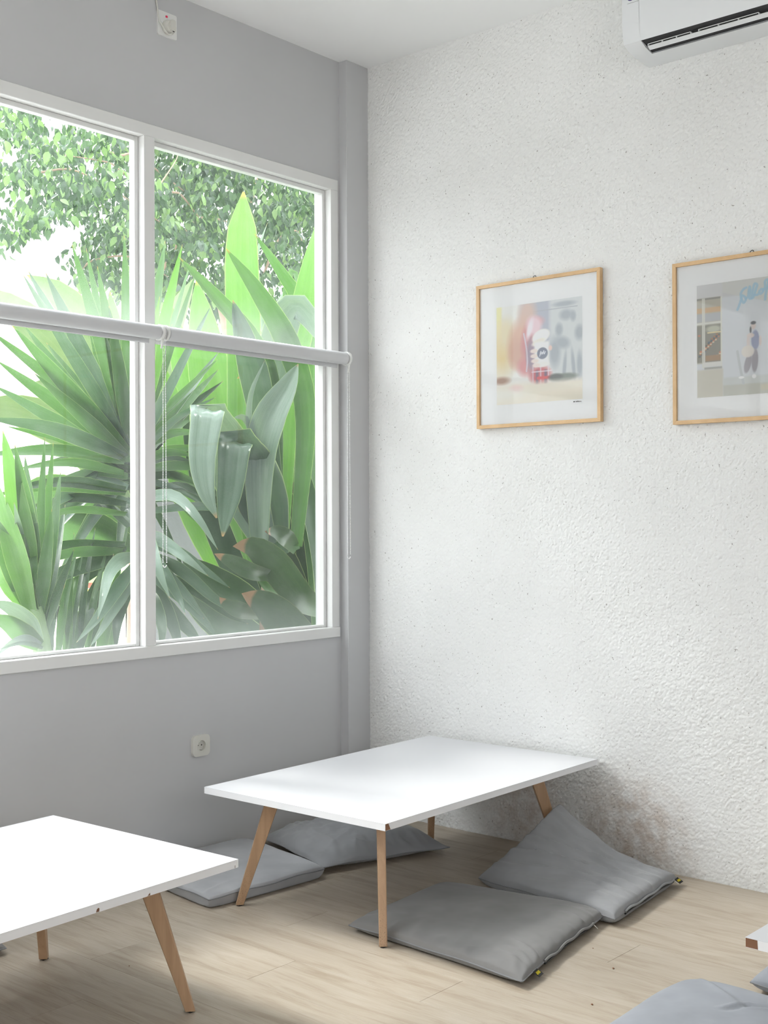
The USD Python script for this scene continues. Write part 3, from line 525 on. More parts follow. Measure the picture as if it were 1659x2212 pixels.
# ================================================================ FLOOR CUSHIONS
def cushion(label, P, T, mat_, zs=.02, p=4., q=.5, pinch=0., wr=.004, seed=1, lift=None, folds=(), n=84, zip_=None, tag=None, round_=0., top_sag=None, piping=True, creases=(), amp=.006, cw=.05):
    """P: corners (x, y) in order u-v = (-,-) (+,-) (+,+) (-,+); T top height, zs seam height"""
    P = [np.array(c, float) for c in P]; ctr = sum(P)/4
    t = thing('floor_cushion', label, 'cushion', (*ctr, 0))
    s = np.linspace(-1, 1, n); s = np.sin(s*np.pi/2*.93)/math.sin(np.pi/2*.93); s = .55*s+.45*np.linspace(-1, 1, n)
    U, V = np.meshgrid(s, s)
    def plan(U, V):
        if round_: r = round_; U, V = U*np.sqrt(1-r*V**2/2*np.abs(U)**6), V*np.sqrt(1-r*U**2/2*np.abs(V)**6)
        Uq = U*(1-pinch*(1-V**2)*np.abs(U)**3); Vq = V*(1-pinch*(1-U**2)*np.abs(V)**3)
        a, b_ = (1+Uq)/2, (1+Vq)/2
        return sum(c[None, None]*w[..., None] for c, w in zip(P, ((1-a)*(1-b_), a*(1-b_), a*b_, (1-a)*b_)))
    XY = plan(U, V); pr = np.clip((1-np.abs(U)**p)*(1-np.abs(V)**p), 0, 1)**q
    Q = np.concatenate([XY, np.zeros(U.shape+(1,))], -1)
    w = wr*(meshkit.fbm(Q*9, 4, seed)-.5)*2*pr
    for (a, b_, ang, k, amp, r) in folds:     # fans of creases
        du, dv = U-a, V-b_; w = w + amp*3.*((1-np.abs(np.sin(.5*k*(du*math.cos(ang)+dv*math.sin(ang))+3*meshkit.noise(Q*5, seed+3))))**2.2-.25)*np.exp(-(du**2+dv**2)/r**2)*np.minimum(1, pr*1.5)
    for ci, cr in enumerate(creases):
        cu = curve(np.c_[np.array(cr, float), np.zeros(len(cr))], 14)[:, :2]; best = np.full(U.shape, 9.); sd = np.zeros(U.shape); al = np.zeros(U.shape)
        for q_, (e0, e1) in enumerate(zip(cu[:-1], cu[1:])):
            e = e1-e0; tt = np.clip(((U-e0[0])*e[0]+(V-e0[1])*e[1])/(e@e+1e-12), 0, 1); du, dv = U-e0[0]-tt*e[0], V-e0[1]-tt*e[1]; dd = np.hypot(du, dv); m_ = dd < best
            best = np.where(m_, dd, best); sd = np.where(m_, np.sign(du*e[1]-dv*e[0])*dd, sd); al = np.where(m_, (q_+tt)/14, al)
        env = np.sin(np.pi*np.clip(.12+.88*al, 0, 1))**.5
        w = w+amp*env*(np.exp(-(best/cw)**2)-.8*np.exp(-((sd-1.5*cw)/(cw*.8))**2)*(best < 4*cw))*np.minimum(1, pr*2.2)
    L = lift(U, V) if lift else np.zeros_like(U)
    edge = np.maximum(np.abs(U), np.abs(V)); zseam = zs*(1+.07*np.sin(7*(U+V)+seed))
    top = zseam + (T-zseam)*pr + w + L
    if top_sag is not None: top = top + top_sag(U, V)*pr
    botz = zseam*(1-np.clip(pr*1.6, 0, 1)) + .0025 + L*.98
    if lift: botz = np.minimum(botz, np.maximum(top-.004, .0025))
    i = np.arange(n*n).reshape(n, n); a, b_, c, d = i[:-1, :-1].ravel(), i[:-1, 1:].ravel(), i[1:, 1:].ravel(), i[1:, :-1].ravel()
    F = np.vstack([np.stack([a, b_, c], 1), np.stack([a, c, d], 1)])
    Vt_ = np.concatenate([XY, top[..., None]], -1).reshape(-1, 3); Vb = np.concatenate([XY, np.minimum(botz, top-.0005)[..., None]], -1).reshape(-1, 3)
    m = trimesh.Trimesh(np.vstack([Vt_, Vb]), np.vstack([F, F[:, ::-1]+n*n]), process=False)
    rim = np.r_[i[0, :-1], i[:-1, -1], i[-1, :0:-1], i[:0:-1, 0]]; rim2 = np.roll(rim, -1)
    m = trimesh.Trimesh(m.vertices, np.vstack([m.faces, np.stack([rim, rim+n*n, rim2], 1), np.stack([rim2, rim+n*n, rim2+n*n], 1)]), process=False)
    obj('cover', m, mat_, t, smooth=True, world=True)
    R = Vt_[rim]*.5+Vb[rim]*.5
    if piping: obj('seam', tube(np.vstack([R, R[:1]])[::2], .0022, 6), 'cloth_seam', t, smooth=True, world=True)
    if zip_ is not None:        # zip along the u = +1 edge between v0 and v1: dark slot, loose flap, metal pull
        v0, v1 = zip_; j = [r for r in range(n) if v0 <= s[r] <= v1]; E = np.array([(Vt_[i[r, -1]]*.35+Vb[i[r, -1]]*.65) for r in j]); out = (XY[n//2, -1]-XY[n//2, 0]); out = np.append(out/np.linalg.norm(out), 0)
        obj('zip', tube(E+out*.0025-np.array([0, 0, .004]), .0028, 6), 'lens_black', t, smooth=True, world=True)
        fl_ = E+out*.004+np.array([0, 0, .004]); wob = .003*np.sin(np.linspace(0, 19, len(E)))
        obj('zip_flap', tube(fl_+np.array([0, 0, 1.])*wob[:, None], .0042, 8), mat_, t, smooth=True, world=True)
        e = E[-1]; obj('zip_pull', tube([e+out*.005, e+out*.012+np.array([0, 0, -.004]), e+out*.021+np.array([0, 0, -.010])], [.0016, .0018, .0012], 6), 'metal', t, world=True)
    if tag is not None:         # woven black label with yellow lettering, sewn into the seam
        r = int(np.argmin(np.abs(s-tag))); e = Vt_[i[r, -1]]*.5+Vb[i[r, -1]]*.5; e2 = Vt_[i[min(r+1, n-1), -1]]*.5+Vb[i[min(r+1, n-1), -1]]*.5
        al = (e2-e); al[2] = 0; al /= np.linalg.norm(al); out = np.array([al[1], -al[0], 0])
        A = [e-al*.016, e+al*.016]; dn = out*.022+np.array([0, 0, -.012])
        q4 = [A[0], A[1], A[1]+dn, A[0]+dn]; q4 = [x+np.array([0, 0, max(0, .004-x[2])]) for x in q4]; nn = np.cross(al, dn); nn /= np.linalg.norm(nn); nn *= np.sign(nn[2])
        sol = trimesh.convex.convex_hull(np.array(q4+[x+nn*.0012 for x in q4])); tg = obj('label_tag', sol, 'black_cloth', t, world=True, label='black label with yellow lettering')
        pts = [q4[0]+al*(.004+.024*f)+dn*(.5+.2*math.sin(f*30))+nn*.0016 for f in np.linspace(0, 1, 40)]
        obj('lettering', tube(pts, .0008, 5), 'yellow_thread', tg, world=True)
    return t
# 1 flat boxed cushion by the grey wall, left
cushion('flat square grey cushion lying by the grey wall, behind the left table corner', [(-.025, -1.345), (.515, -1.425), (.562, -.885), (.012, -.79)], .052, 'cloth_grey', zs=.036, p=10, q=.32, wr=.002, seed=4, round_=.10, folds=[(.9, -.8, .3, 20, .0018, .5)])
# 2 plump crumpled cushion under the far table
cushion('plump crumpled grey cushion under the far side of the white table', [(.015, -.715), (.52, -.87), (.715, -.335), (.17, -.16)], .112, 'cloth_grey_shaded', zs=.028, p=2.6, q=.62, pinch=.04, wr=.012, seed=11, amp=.012, cw=.055, creases=[[(1, -.3), (.6, -.2), (.2, -.3)], [(1, .1), (.7, .05), (.4, .2), (0, .1)], [(1, .38), (.75, .32), (.5, .55)], [(.95, -.75), (.5, -.6), (0, -.65)], [(-.9, -.5), (-.3, -.35), (.2, -.45)], [(-.9, -.1), (-.4, 0), (.1, -.05)], [(-.6, -.9), (-.2, -.6), (.3, -.7)], [(-.7, .4), (-.2, .3), (.3, .45)], [(.9, .65), (.5, .7)], [(1, -.02), (.85, -.1), (.7, -.35)]],
        folds=[(.95, -.1, 1.57, 15, .007, .38), (.9, .45, 1.4, 18, .006, .3), (0, -.6, .8, 10, .005, .6), (-.7, -.3, .5, 13, .006, .6), (.6, -.7, 2.4, 16, .005, .3)])
# 3 cushion propped against a table leg, one corner in the air
def lift3(U, V):
    a, b_ = (1-U)/2, (1+V)/2
    return .235*np.clip(a, 0, 1)**1.9*np.clip(b_, 0, 1)**1.2
cushion('grey cushion with shade toned into its cloth, propped up against a table leg beside the rough wall', [(1.055, -.60), (1.665, -.675), (1.60, -.125), (1.205, -.29)], .066, 'cloth_grey_shaded', zs=.030, p=8, q=.36, pinch=.01, wr=.004, seed=23, lift=lift3, amp=.009, cw=.045, creases=[[(-.97, .78), (-.3, .66), (.25, .60)], [(-.98, .5), (-.3, .45), (.4, .32), (.7, .12)], [(-.98, .24), (-.2, .2), (.5, .06)], [(-.97, -.05), (-.2, -.02), (.6, -.18)], [(-.4, -.32), (.3, -.25), (.75, -.32)], [(.4, .78), (.9, .62)], [(.35, .5), (.92, .36)], [(.5, .22), (.95, .10)], [(.5, -.05), (.96, -.15)], [(.5, -.32), (.96, -.42)], [(.6, -.6), (.95, -.7)]],
        folds=[(-.2, .2, 1.9, 20, .006, .8), (.75, .1, 1.5, 26, .004, .4), (-.6, -.3, 2.1, 17, .005, .6)], zip_=(-.72, .88), tag=.97)
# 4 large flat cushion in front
cushion('flat grey cushion under the front table leg, half in shadow', [(1.025, -1.268), (1.732, -1.305), (1.605, -.615), (.985, -.735)], .062, 'cloth_warm_shaded', zs=.022, p=6, q=.42, pinch=.03, wr=.003, seed=31, amp=.004, cw=.04, creases=[[(.99, -.6), (.72, -.52)], [(.98, -.76), (.8, -.66), (.62, -.68)], [(.9, -.97), (.82, -.8), (.7, -.75)], [(.99, -.42), (.84, -.4)], [(.99, -.2), (.86, -.17)], [(.99, 0), (.85, .04)], [(.99, .22), (.86, .25)], [(.99, .45), (.85, .46)], [(.95, .8), (.8, .72)], [(-.96, -.7), (-.75, -.6)], [(0, -.98), (.05, -.8)], [(.35, -.98), (.36, -.84)]],
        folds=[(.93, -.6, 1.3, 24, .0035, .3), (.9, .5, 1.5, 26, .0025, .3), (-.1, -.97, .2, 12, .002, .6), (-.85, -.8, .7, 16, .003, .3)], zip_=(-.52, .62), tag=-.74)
# 5, 6 bottom right
cushion('pale blue-grey cushion in the bottom right corner of the picture', [(2.70, -1.02), (2.085, -1.015), (2.095, -1.62), (2.72, -1.60)], .085, 'cloth_pale', zs=.03, p=4, q=.45, pinch=.01, wr=.004, seed=41, round_=.12,
        amp=-.006, cw=.035, creases=[[(.72, -.9), (.4, -.62), (.13, -.4)], [(.13, -.4), (-.12, -.52), (-.45, -.6)], [(.13, -.4), (.25, -.15)]], tag=.42)
cushion('grey rounded cushion just under the table corner at the right edge', [(2.225, -.93), (2.80, -.90), (2.78, -.36), (2.235, -.40)], .07, 'cloth_pale', zs=.03, p=4., q=.42, wr=.003, seed=47, round_=.2)
# 7 left edge, under the front table
cushion('shaded dark cushion corner under the front table at the left edge', [(-.02, -2.62), (.33, -2.66), (.36, -2.10), (-.02, -2.06)], .05, 'cloth_warm_shaded', zs=.02, p=5, q=.42, wr=.003, seed=53, round_=.1)
# crumbs on the floor
for (a, b_), sz in (((1325, 2093), .0035), ((1279, 2171), .0035), ((279, 2087), .002), ((1281, 2049), .002)):
    p = onz(a, b_, 0); c = trimesh.creation.icosphere(1, sz); c.vertices *= (1, .8, .6); c.apply_translation((p[0], p[1], sz*.55))
    keys(obj('crumb', c, 'mdf_brown', smooth=True), {1325: 'tiny brown crumb on the floor, nearest the pale corner cushion', 1279: 'tiny brown crumb on the floor low down, left of the pale corner cushion', 279: 'tiny dark crumb on the floor between the legs of the left table', 1281: 'tiny crumb on the floor right of the zipped cushion edge'}[a], 'crumb')

# ================================================================ OUTSIDE
struct('ground', cat(B(-60, -2.3, -40, 40, -.45, -.25), B(-60, 40, -60, YB-.2, -.45, -.25), B(-2.3, -.19, -40, -2.2, -.45, -.25), B(-.19, 40, .2, 40, -.45, -.25)), 'pavement', label='pale street pavement outside')
struct('garden_bed', B(-2.3, -.19, -2.2, 40, -.45, -.20), 'soil', label='dark planting bed under the window')
def leaf(ctrl, w, prof_='sword', n=14, fold=.22, roll=0., facing=None, cols=4, crook=0., pleat=0., widths=None):
    """a blade along the control points; w its full width in metres"""
    P = curve(ctrl, n); v = np.linspace(0, 1, n+1)
    t = np.gradient(P, axis=0); t /= np.linalg.norm(t, axis=1)[:, None]+1e-9
    if prof_ == 'sword': wd = np.minimum(1, .5+1.4*v)*(1-v**2.6)**.9
    elif prof_ == 'broad': wd = np.minimum(1, .42+.95*v)*np.clip(1-v**3.3, 0, 1)**.85
    elif prof_ == 'ovate': wd = np.sin(np.pi*v**.8)**.85*(1-.25*v)
    if widths is not None: wd = np.interp(v, np.linspace(0, 1, len(widths)), widths)
    wd = np.maximum(wd, .012)*w/2
    V = []; UV = []; us = np.linspace(-1, 1, cols+1)
    for i in range(n+1):
        ref = (C-P[i]) if facing is None else facing
        nr = ref-(ref@t[i])*t[i]; nr /= np.linalg.norm(nr)+1e-9; sd = np.cross(t[i], nr)
        ca, sa = math.cos(roll+crook*v[i]), math.sin(roll+crook*v[i]); nr, sd = nr*ca+sd*sa, sd*ca-nr*sa
        for u in us: V.append(P[i]+sd*u*wd[i]+nr*((abs(u)-.5)*fold+pleat*math.cos(u*8.5))*wd[i]); UV.append(((u+1)/2, v[i]))
    F = []; k = cols+1
    for i in range(n):
        for j in range(cols): a = i*k+j; F += [(a, a+1, a+k+1), (a, a+k+1, a+k)]
    return (np.array(V), np.array(F)), np.array(UV)
def mpp(X): return (C[0]-X)/.655/FPX*1.0      # metres per photograph pixel at depth X (about the picture's left third)
def pt(p, X): return onx(p[0], p[1], X)
# ---- spiky yucca whose crown sits behind the mullion
CY = (284, 1000)
yk = thing('yucca', 'spiky sword-leaved yucca fanning out behind the window mullion', 'plant', (*pt(CY, -.85)[:2], -.2))
def add(par, px, Xs, wpx, m, prof_='sword', **k):
    ctrl = [pt(p, x) for p, x in zip(px, Xs)]
    mm, uv = leaf(ctrl, wpx*mpp(np.mean(Xs)), prof_, **k)
    obj('leaf', mm, m, par, smooth=True, uv=uv, world=True)
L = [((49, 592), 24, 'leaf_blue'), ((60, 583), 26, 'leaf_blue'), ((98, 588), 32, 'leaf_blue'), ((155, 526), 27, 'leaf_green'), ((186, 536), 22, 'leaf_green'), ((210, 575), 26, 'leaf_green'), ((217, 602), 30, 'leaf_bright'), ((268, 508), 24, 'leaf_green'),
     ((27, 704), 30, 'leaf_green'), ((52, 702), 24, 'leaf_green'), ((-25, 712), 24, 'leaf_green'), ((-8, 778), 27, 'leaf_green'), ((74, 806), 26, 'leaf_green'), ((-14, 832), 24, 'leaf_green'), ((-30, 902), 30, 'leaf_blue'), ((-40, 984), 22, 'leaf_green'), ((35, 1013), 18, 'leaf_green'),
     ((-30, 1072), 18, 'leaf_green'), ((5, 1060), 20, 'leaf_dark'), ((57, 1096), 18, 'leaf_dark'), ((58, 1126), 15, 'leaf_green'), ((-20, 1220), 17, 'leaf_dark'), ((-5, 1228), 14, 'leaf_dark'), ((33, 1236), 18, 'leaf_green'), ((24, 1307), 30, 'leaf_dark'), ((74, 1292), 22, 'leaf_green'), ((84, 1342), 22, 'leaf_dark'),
     ((120, 790), 22, 'leaf_green'), ((160, 860), 22, 'leaf_green'), ((178, 1026), 18, 'leaf_green'), ((130, 1040), 16, 'leaf_blue'), ((228, 872), 36, 'leaf_green'), ((100, 740), 24, 'leaf_green'), ((150, 700), 30, 'leaf_green'), ((190, 690), 30, 'leaf_green'), ((235, 660), 26, 'leaf_green'), ((265, 640), 24, 'leaf_green'),
     ((357, 520), 25, 'leaf_green'), ((394, 528), 26, 'leaf_bright'), ((385, 572), 18, 'leaf_green'), ((412, 566), 15, 'leaf_green'), ((426, 580), 15, 'leaf_green'), ((456, 660), 20, 'leaf_blue'), ((473, 760), 18, 'leaf_blue'), ((470, 776), 14, 'leaf_green'), ((472, 798), 20, 'leaf_green'), ((478, 846), 15, 'leaf_green'),
     ((466, 858), 14, 'leaf_blue'), ((440, 934), 16, 'leaf_green'), ((424, 985), 16, 'leaf_green'), ((415, 996), 15, 'leaf_dark'), ((376, 1062), 16, 'leaf_silver'), ((432, 1098), 17, 'leaf_blue'), ((582, 1116), 15, 'leaf_blue'), ((345, 640), 24, 'leaf_bright'), ((372, 700), 22, 'leaf_green')]
R = np.random.default_rng(3)
for k, (tip, w, m) in enumerate(L):
    up = tip[1] < 850; dx = tip[0]-CY[0]
    base = (CY[0]+np.clip(dx*.05, -14, 14)+R.uniform(-5, 5), 950+R.uniform(-20, 50) if up else min(max(980, 940+(tip[1]-900)*.75), 1190)+R.uniform(-8, 8))
    Xt = -.85+R.uniform(-.45, .38); sag = (12 if abs(dx) > 120 else 3)*(1 if not up else -.6)
    midp = ((base[0]+tip[0])/2, (base[1]+tip[1])/2-sag-6)
    add(yk, [base, midp, tip], [-.85, (-.85+Xt)/2+R.uniform(.0, .06), Xt], w*1.12, m, n=12, roll=R.uniform(-.5, .5), fold=.3)
for px, w, m, Xs in (([(295, 1080), (340, 1070), (382, 1074), (428, 1120), (471, 1188)], 24, 'leaf_silver', (-.8, -.6, -.5, -.42, -.4)), ([(300, 1150), (345, 1165), (395, 1200), (450, 1244)], 26, 'leaf_silver', (-.8, -.6, -.45, -.4)),
        ([(300, 1170), (380, 1190), (440, 1230), (497, 1270)], 22, 'leaf_blue', (-.8, -.6, -.5, -.45)), ([(300, 1120), (325, 1180), (345, 1240), (367, 1292)], 28, 'leaf_silver', (-.8, -.5, -.42, -.4)), ([(305, 1180), (350, 1230), (385, 1290), (400, 1327)], 25, 'leaf_blue', (-.8, -.55, -.5, -.45)),
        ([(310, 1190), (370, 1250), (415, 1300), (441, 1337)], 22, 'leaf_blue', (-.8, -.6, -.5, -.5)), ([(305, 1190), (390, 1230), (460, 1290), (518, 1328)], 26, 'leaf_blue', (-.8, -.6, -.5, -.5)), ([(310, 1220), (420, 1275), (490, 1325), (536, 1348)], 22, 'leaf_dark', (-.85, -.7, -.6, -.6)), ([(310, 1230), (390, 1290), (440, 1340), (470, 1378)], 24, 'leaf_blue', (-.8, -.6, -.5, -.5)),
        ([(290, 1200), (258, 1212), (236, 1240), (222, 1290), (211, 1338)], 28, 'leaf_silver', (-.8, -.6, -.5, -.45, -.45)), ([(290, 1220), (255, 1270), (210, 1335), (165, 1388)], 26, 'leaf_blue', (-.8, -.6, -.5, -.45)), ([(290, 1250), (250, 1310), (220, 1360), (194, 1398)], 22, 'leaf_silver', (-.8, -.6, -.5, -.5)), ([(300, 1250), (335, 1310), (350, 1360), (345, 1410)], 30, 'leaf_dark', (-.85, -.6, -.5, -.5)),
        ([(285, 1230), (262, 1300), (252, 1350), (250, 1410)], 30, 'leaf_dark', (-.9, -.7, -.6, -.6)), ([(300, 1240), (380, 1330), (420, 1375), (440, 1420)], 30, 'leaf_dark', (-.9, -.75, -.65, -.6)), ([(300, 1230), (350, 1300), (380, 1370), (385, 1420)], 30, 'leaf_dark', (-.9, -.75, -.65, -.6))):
    add(yk, px, Xs, w, m, n=14, roll=R.uniform(-.3, .3), fold=.25)
for k in range(34):    # the inner and far side of the rosette
    a = R.uniform(0, 2*np.pi); r = R.uniform(150, 300); tip = (CY[0]+r*math.cos(a), 1010+r*math.sin(a)*.95)
    add(yk, [(CY[0]+R.uniform(-6, 6), 1010+R.uniform(-40, 160)*(1 if math.sin(a) > 0 else .3)), ((CY[0]+tip[0])/2, (1010+tip[1])/2-12), tip], [-.88, -1.0, -1.0+R.uniform(-.35, .2)], R.uniform(16, 26), R.choice(['leaf_green', 'leaf_dark', 'leaf_blue']), n=10, roll=R.uniform(-.8, .8), fold=.3)
b0 = pt((303, 1010), -.9); obj('stem', tube(curve([(b0[0]-.02, b0[1]+.03, -.2), (b0[0], b0[1], .5), (b0[0], b0[1], b0[2]+.05)], 14), np.linspace(.055, .03, 15), 10), 'bark', yk, smooth=True, world=True)
# ---- young dracaena at the lower left
dr = thing('dracaena', 'young green dracaena rising from a thick stem at lower left of window', 'plant', (*pt((88, 1390), -.55)[:2], -.2))
for tip, w, m, base in (((6, 930), 44, 'leaf_bright', (72, 1300)), ((32, 960), 34, 'leaf_green', (80, 1300)), ((54, 985), 26, 'leaf_green', (80, 1290)), ((97, 944), 18, 'leaf_green', (82, 1320)), ((115, 956), 20, 'leaf_green', (86, 1330)), ((131, 1018), 22, 'leaf_green', (88, 1330)), ((-30, 1090), 46, 'leaf_green', (70, 1320)),
        ((30, 1085), 18, 'leaf_silver', (64, 1290)), ((62, 1140), 22, 'leaf_green', (72, 1300)), ((-20, 1180), 40, 'leaf_bright', (66, 1320)), ((141, 1090), 20, 'leaf_dark', (92, 1350)), ((-25, 1010), 40, 'leaf_bright', (66, 1320)), ((160, 1187), 18, 'leaf_dark', (98, 1360)), ((112, 1100), 26, 'leaf_green', (84, 1330))):
    add(dr, [base, ((base[0]*.5+tip[0]*.5)+R.uniform(-4, 4), (base[1]+tip[1])/2), tip], [-.52, -.5+R.uniform(-.1, .1), -.55+R.uniform(-.3, .25)], w, m, n=12, roll=R.uniform(-.35, .35), fold=.35)
for px, w, m in (([(84, 1385), (60, 1345), (25, 1315), (-20, 1298)], 34, 'leaf_silver'), ([(86, 1395), (50, 1370), (15, 1345), (-30, 1330)], 40, 'leaf_green'), ([(92, 1400), (72, 1392), (40, 1390), (-5, 1404)], 9, 'leaf_blue'), ([(90, 1392), (55, 1378), (20, 1392), (-15, 1425)], 13, 'leaf_silver')):
    add(dr, px, [-.5, -.42, -.38, -.35], w, m, n=12, fold=.25)
s0 = pt((92, 1410), -.53); s1 = pt((76, 1310), -.53)
obj('stem', tube(curve([(s0[0], s0[1]+.01, -.2), (s0[0], s0[1], s0[2]-.25), s0, (s0+s1)/2, s1], 16), np.r_[np.full(10, .042), np.linspace(.042, .03, 7)], 12), 'stem_green', dr, smooth=True, world=True)
# ---- reed-like upright leaves between the two
rd = thing('pandan_clump', 'clump of narrow upright dark leaves between the yucca and dracaena', 'plant', (*pt((150, 1400), -.7)[:2], -.2))
for base, tip, w in (((104, 1430), (142, 1228), 13), ((124, 1430), (167, 1184), 17), ((137, 1430), (180, 1190), 13), ((148, 1430), (194, 1172), 15), ((160, 1430), (222, 1228), 30), ((150, 1430), (160, 1150), 16), ((185, 1430), (232, 1180), 14), ((190, 1430), (246, 1196), 22), ((110, 1430), (128, 1100), 16), ((170, 1430), (206, 1140), 13), ((215, 1430), (262, 1220), 26), ((236, 1430), (268, 1240), 24)):
    add(rd, [base, ((base[0]+tip[0])/2-7, (base[1]+tip[1])/2), tip], [-.7, -.68, -.75+R.uniform(-.15, .15)], w, R.choice(['leaf_dark', 'leaf_green', 'leaf_dark']), n=10, roll=R.uniform(-.5, .5))
# ---- broad-leaved agave behind the right-hand pane
ag = thing('broad_leaved_agave', 'large agave with broad pale-edged leaves behind the right pane', 'plant', (*pt((590, 1250), -.7)[:2], -.2))
def broad(px, Xs, w, m, **k): add(ag, px, Xs, w, m, 'broad', n=k.pop('n', 18), cols=8, pleat=.07, **k)
broad([(560, 1240), (527, 1000), (527, 760), (522, 560), (526, 414)], (-.75, -.75, -.78, -.8, -.8), 66, 'leaf_bright', fold=.3, widths=(.55, .65, .75, .85, .92, .97, 1, 1, .98, .8, .05))
broad([(560, 1230), (490, 1000), (452, 800), (438, 700), (424, 606)], (-.8, -.95, -1.0, -1.05, -1.1), 96, 'leaf_bright', fold=.3)
broad([(600, 1150), (590, 850), (545, 735), (465, 640), (387, 556)], (-.65, -.6, -.55, -.5, -.48), 48, 'leaf_green', roll=.5, fold=.35)
broad([(640, 1180), (660, 900), (625, 750), (560, 635), (488, 536)], (-.6, -.5, -.46, -.44, -.44), 58, 'leaf_green', fold=.3)
broad([(640, 1100), (672, 800), (650, 660), (606, 585), (550, 505)], (-.75, -.7, -.7, -.7, -.7), 42, 'leaf_green', roll=-.4, fold=.35)
broad([(610, 1150), (622, 860), (650, 700), (668, 590), (690, 470)], (-.7, -.6, -.55, -.5, -.5), 66, 'leaf_bright', fold=.25)
broad([(600, 1100), (560, 860), (530, 740), (503, 648)], (-.7, -.55, -.5, -.5), 70, 'leaf_blue', fold=.25)
broad([(560, 1050), (590, 800), (610, 700), (640, 662), (668, 690), (690, 740)], (-.7, -.6, -.5, -.45, -.4, -.38), 84, 'leaf_silver', fold=.2)
broad([(620, 1080), (622, 720), (620, 620), (632, 584), (644, 610), (640, 650)], (-.85, -.85, -.85, -.84, -.8, -.78), 20, 'leaf_green', fold=.3)
broad([(600, 1050), (575, 760), (556, 600), (556, 545), (578, 481)], (-.9, -.9, -.9, -.88, -.86), 13, 'leaf_silver', fold=.5)
broad([(600, 1000), (580, 760), (590, 690), (618, 620)], (-.95, -.95, -.95, -.95), 26, 'leaf_silver', fold=.3)
# two old leaves that fold sharply and hang
def hang(up, crease, down, Xs, w, m):
    ctrl = [pt(p, x) for p, x in zip(up+crease+down, Xs)]; mm, uv = leaf(ctrl, w*mpp(-.45), 'broad', n=40, fold=.14, cols=8, pleat=.06, widths=(.45, .7, .95, 1., .98, .86, .7, .62, .56, .5, .42, .26, .03)); obj('leaf', mm, m, ag, smooth=True, uv=uv, world=True)
hang([(575, 1180), (505, 1010), (458, 915)], [(449, 884), (448, 889), (446, 905)], [(437, 985), (445, 1060), (468, 1119)], (-.68, -.66, -.50, -.44, -.40, -.38, -.38, -.39, -.40), 104, 'leaf_silver')
hang([(600, 1200), (560, 1060), (520, 975)], [(510, 951), (508, 956), (505, 972)], [(497, 1050), (488, 1110), (481, 1159)], (-.66, -.62, -.48, -.42, -.39, -.37, -.37, -.38, -.39), 108, 'leaf_blue')
broad([(560, 1180), (560, 1000), (580, 905), (618, 838), (644, 786)], (-.6, -.50, -.45, -.42, -.40), 78, 'leaf_silver', fold=.55, crook=.15)
broad([(600, 1150), (545, 960), (540, 860), (572, 778)], (-.7, -.52, -.48, -.46), 20, 'leaf_silver', roll=.7)
broad([(590, 1100), (560, 870), (540, 810), (512, 818)], (-.8, -.7, -.66, -.64), 40, 'leaf_yellow', roll=.4)
broad([(555, 960), (530, 905), (505, 902)], (-.55, -.5, -.48), 16, 'leaf_silver', n=8)
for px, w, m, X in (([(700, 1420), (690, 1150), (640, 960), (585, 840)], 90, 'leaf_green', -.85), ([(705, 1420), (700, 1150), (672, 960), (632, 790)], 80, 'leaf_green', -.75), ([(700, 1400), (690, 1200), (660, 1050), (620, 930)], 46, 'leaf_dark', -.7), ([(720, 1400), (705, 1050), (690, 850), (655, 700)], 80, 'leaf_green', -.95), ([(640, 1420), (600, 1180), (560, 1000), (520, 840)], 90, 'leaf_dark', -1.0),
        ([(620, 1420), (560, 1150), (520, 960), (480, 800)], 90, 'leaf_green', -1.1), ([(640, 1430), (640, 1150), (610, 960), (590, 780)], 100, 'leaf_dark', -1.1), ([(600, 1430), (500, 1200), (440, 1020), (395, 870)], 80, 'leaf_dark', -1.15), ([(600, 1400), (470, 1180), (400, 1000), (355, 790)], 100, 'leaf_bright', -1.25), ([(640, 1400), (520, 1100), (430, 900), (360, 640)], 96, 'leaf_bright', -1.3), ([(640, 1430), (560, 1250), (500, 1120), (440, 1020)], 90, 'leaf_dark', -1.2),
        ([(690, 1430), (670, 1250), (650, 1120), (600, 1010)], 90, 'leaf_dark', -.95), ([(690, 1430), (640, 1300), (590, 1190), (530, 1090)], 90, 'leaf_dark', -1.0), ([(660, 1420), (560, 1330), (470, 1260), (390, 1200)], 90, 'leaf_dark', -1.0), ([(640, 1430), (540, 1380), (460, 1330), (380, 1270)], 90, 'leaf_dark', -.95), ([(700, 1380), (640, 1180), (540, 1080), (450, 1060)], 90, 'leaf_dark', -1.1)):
    add(ag, px, [X, X-.02, X, X+.03], w, m, 'broad', n=14, roll=R.uniform(-.25, .25), fold=.3)
for px, w, X, m in (([(700, 1320), (650, 1290), (590, 1215), (545, 1180), (503, 1180)], 78, -.45, 'leaf_brown_tip'), ([(600, 1246), (545, 1235), (500, 1212), (463, 1196)], 40, -.42, 'leaf_brown_tip'), ([(640, 1190), (622, 1165), (598, 1150), (572, 1148)], 42, -.55, 'leaf_brown_tip'), ([(705, 1420), (640, 1370), (575, 1310), (522, 1282)], 92, -.42, 'leaf_brown_tip'), ([(560, 1330), (520, 1318), (490, 1305), (474, 1290)], 38, -.45, 'leaf_brown_tip'), ([(640, 1300), (585, 1275), (560, 1250), (548, 1240)], 20, -.6, 'leaf_green')):
    add(ag, px, [X-.1]+[X]*(len(px)-1), w, m, 'broad', n=14, fold=.3, roll=R.uniform(-.2, .2))
q0 = pt((590, 1250), -.75); obj('stem', tube([(q0[0], q0[1], -.2), (q0[0], q0[1], .6), (q0[0], q0[1], 1.0)], [.09, .08, .06], 12), 'bark', ag, smooth=True, world=True)
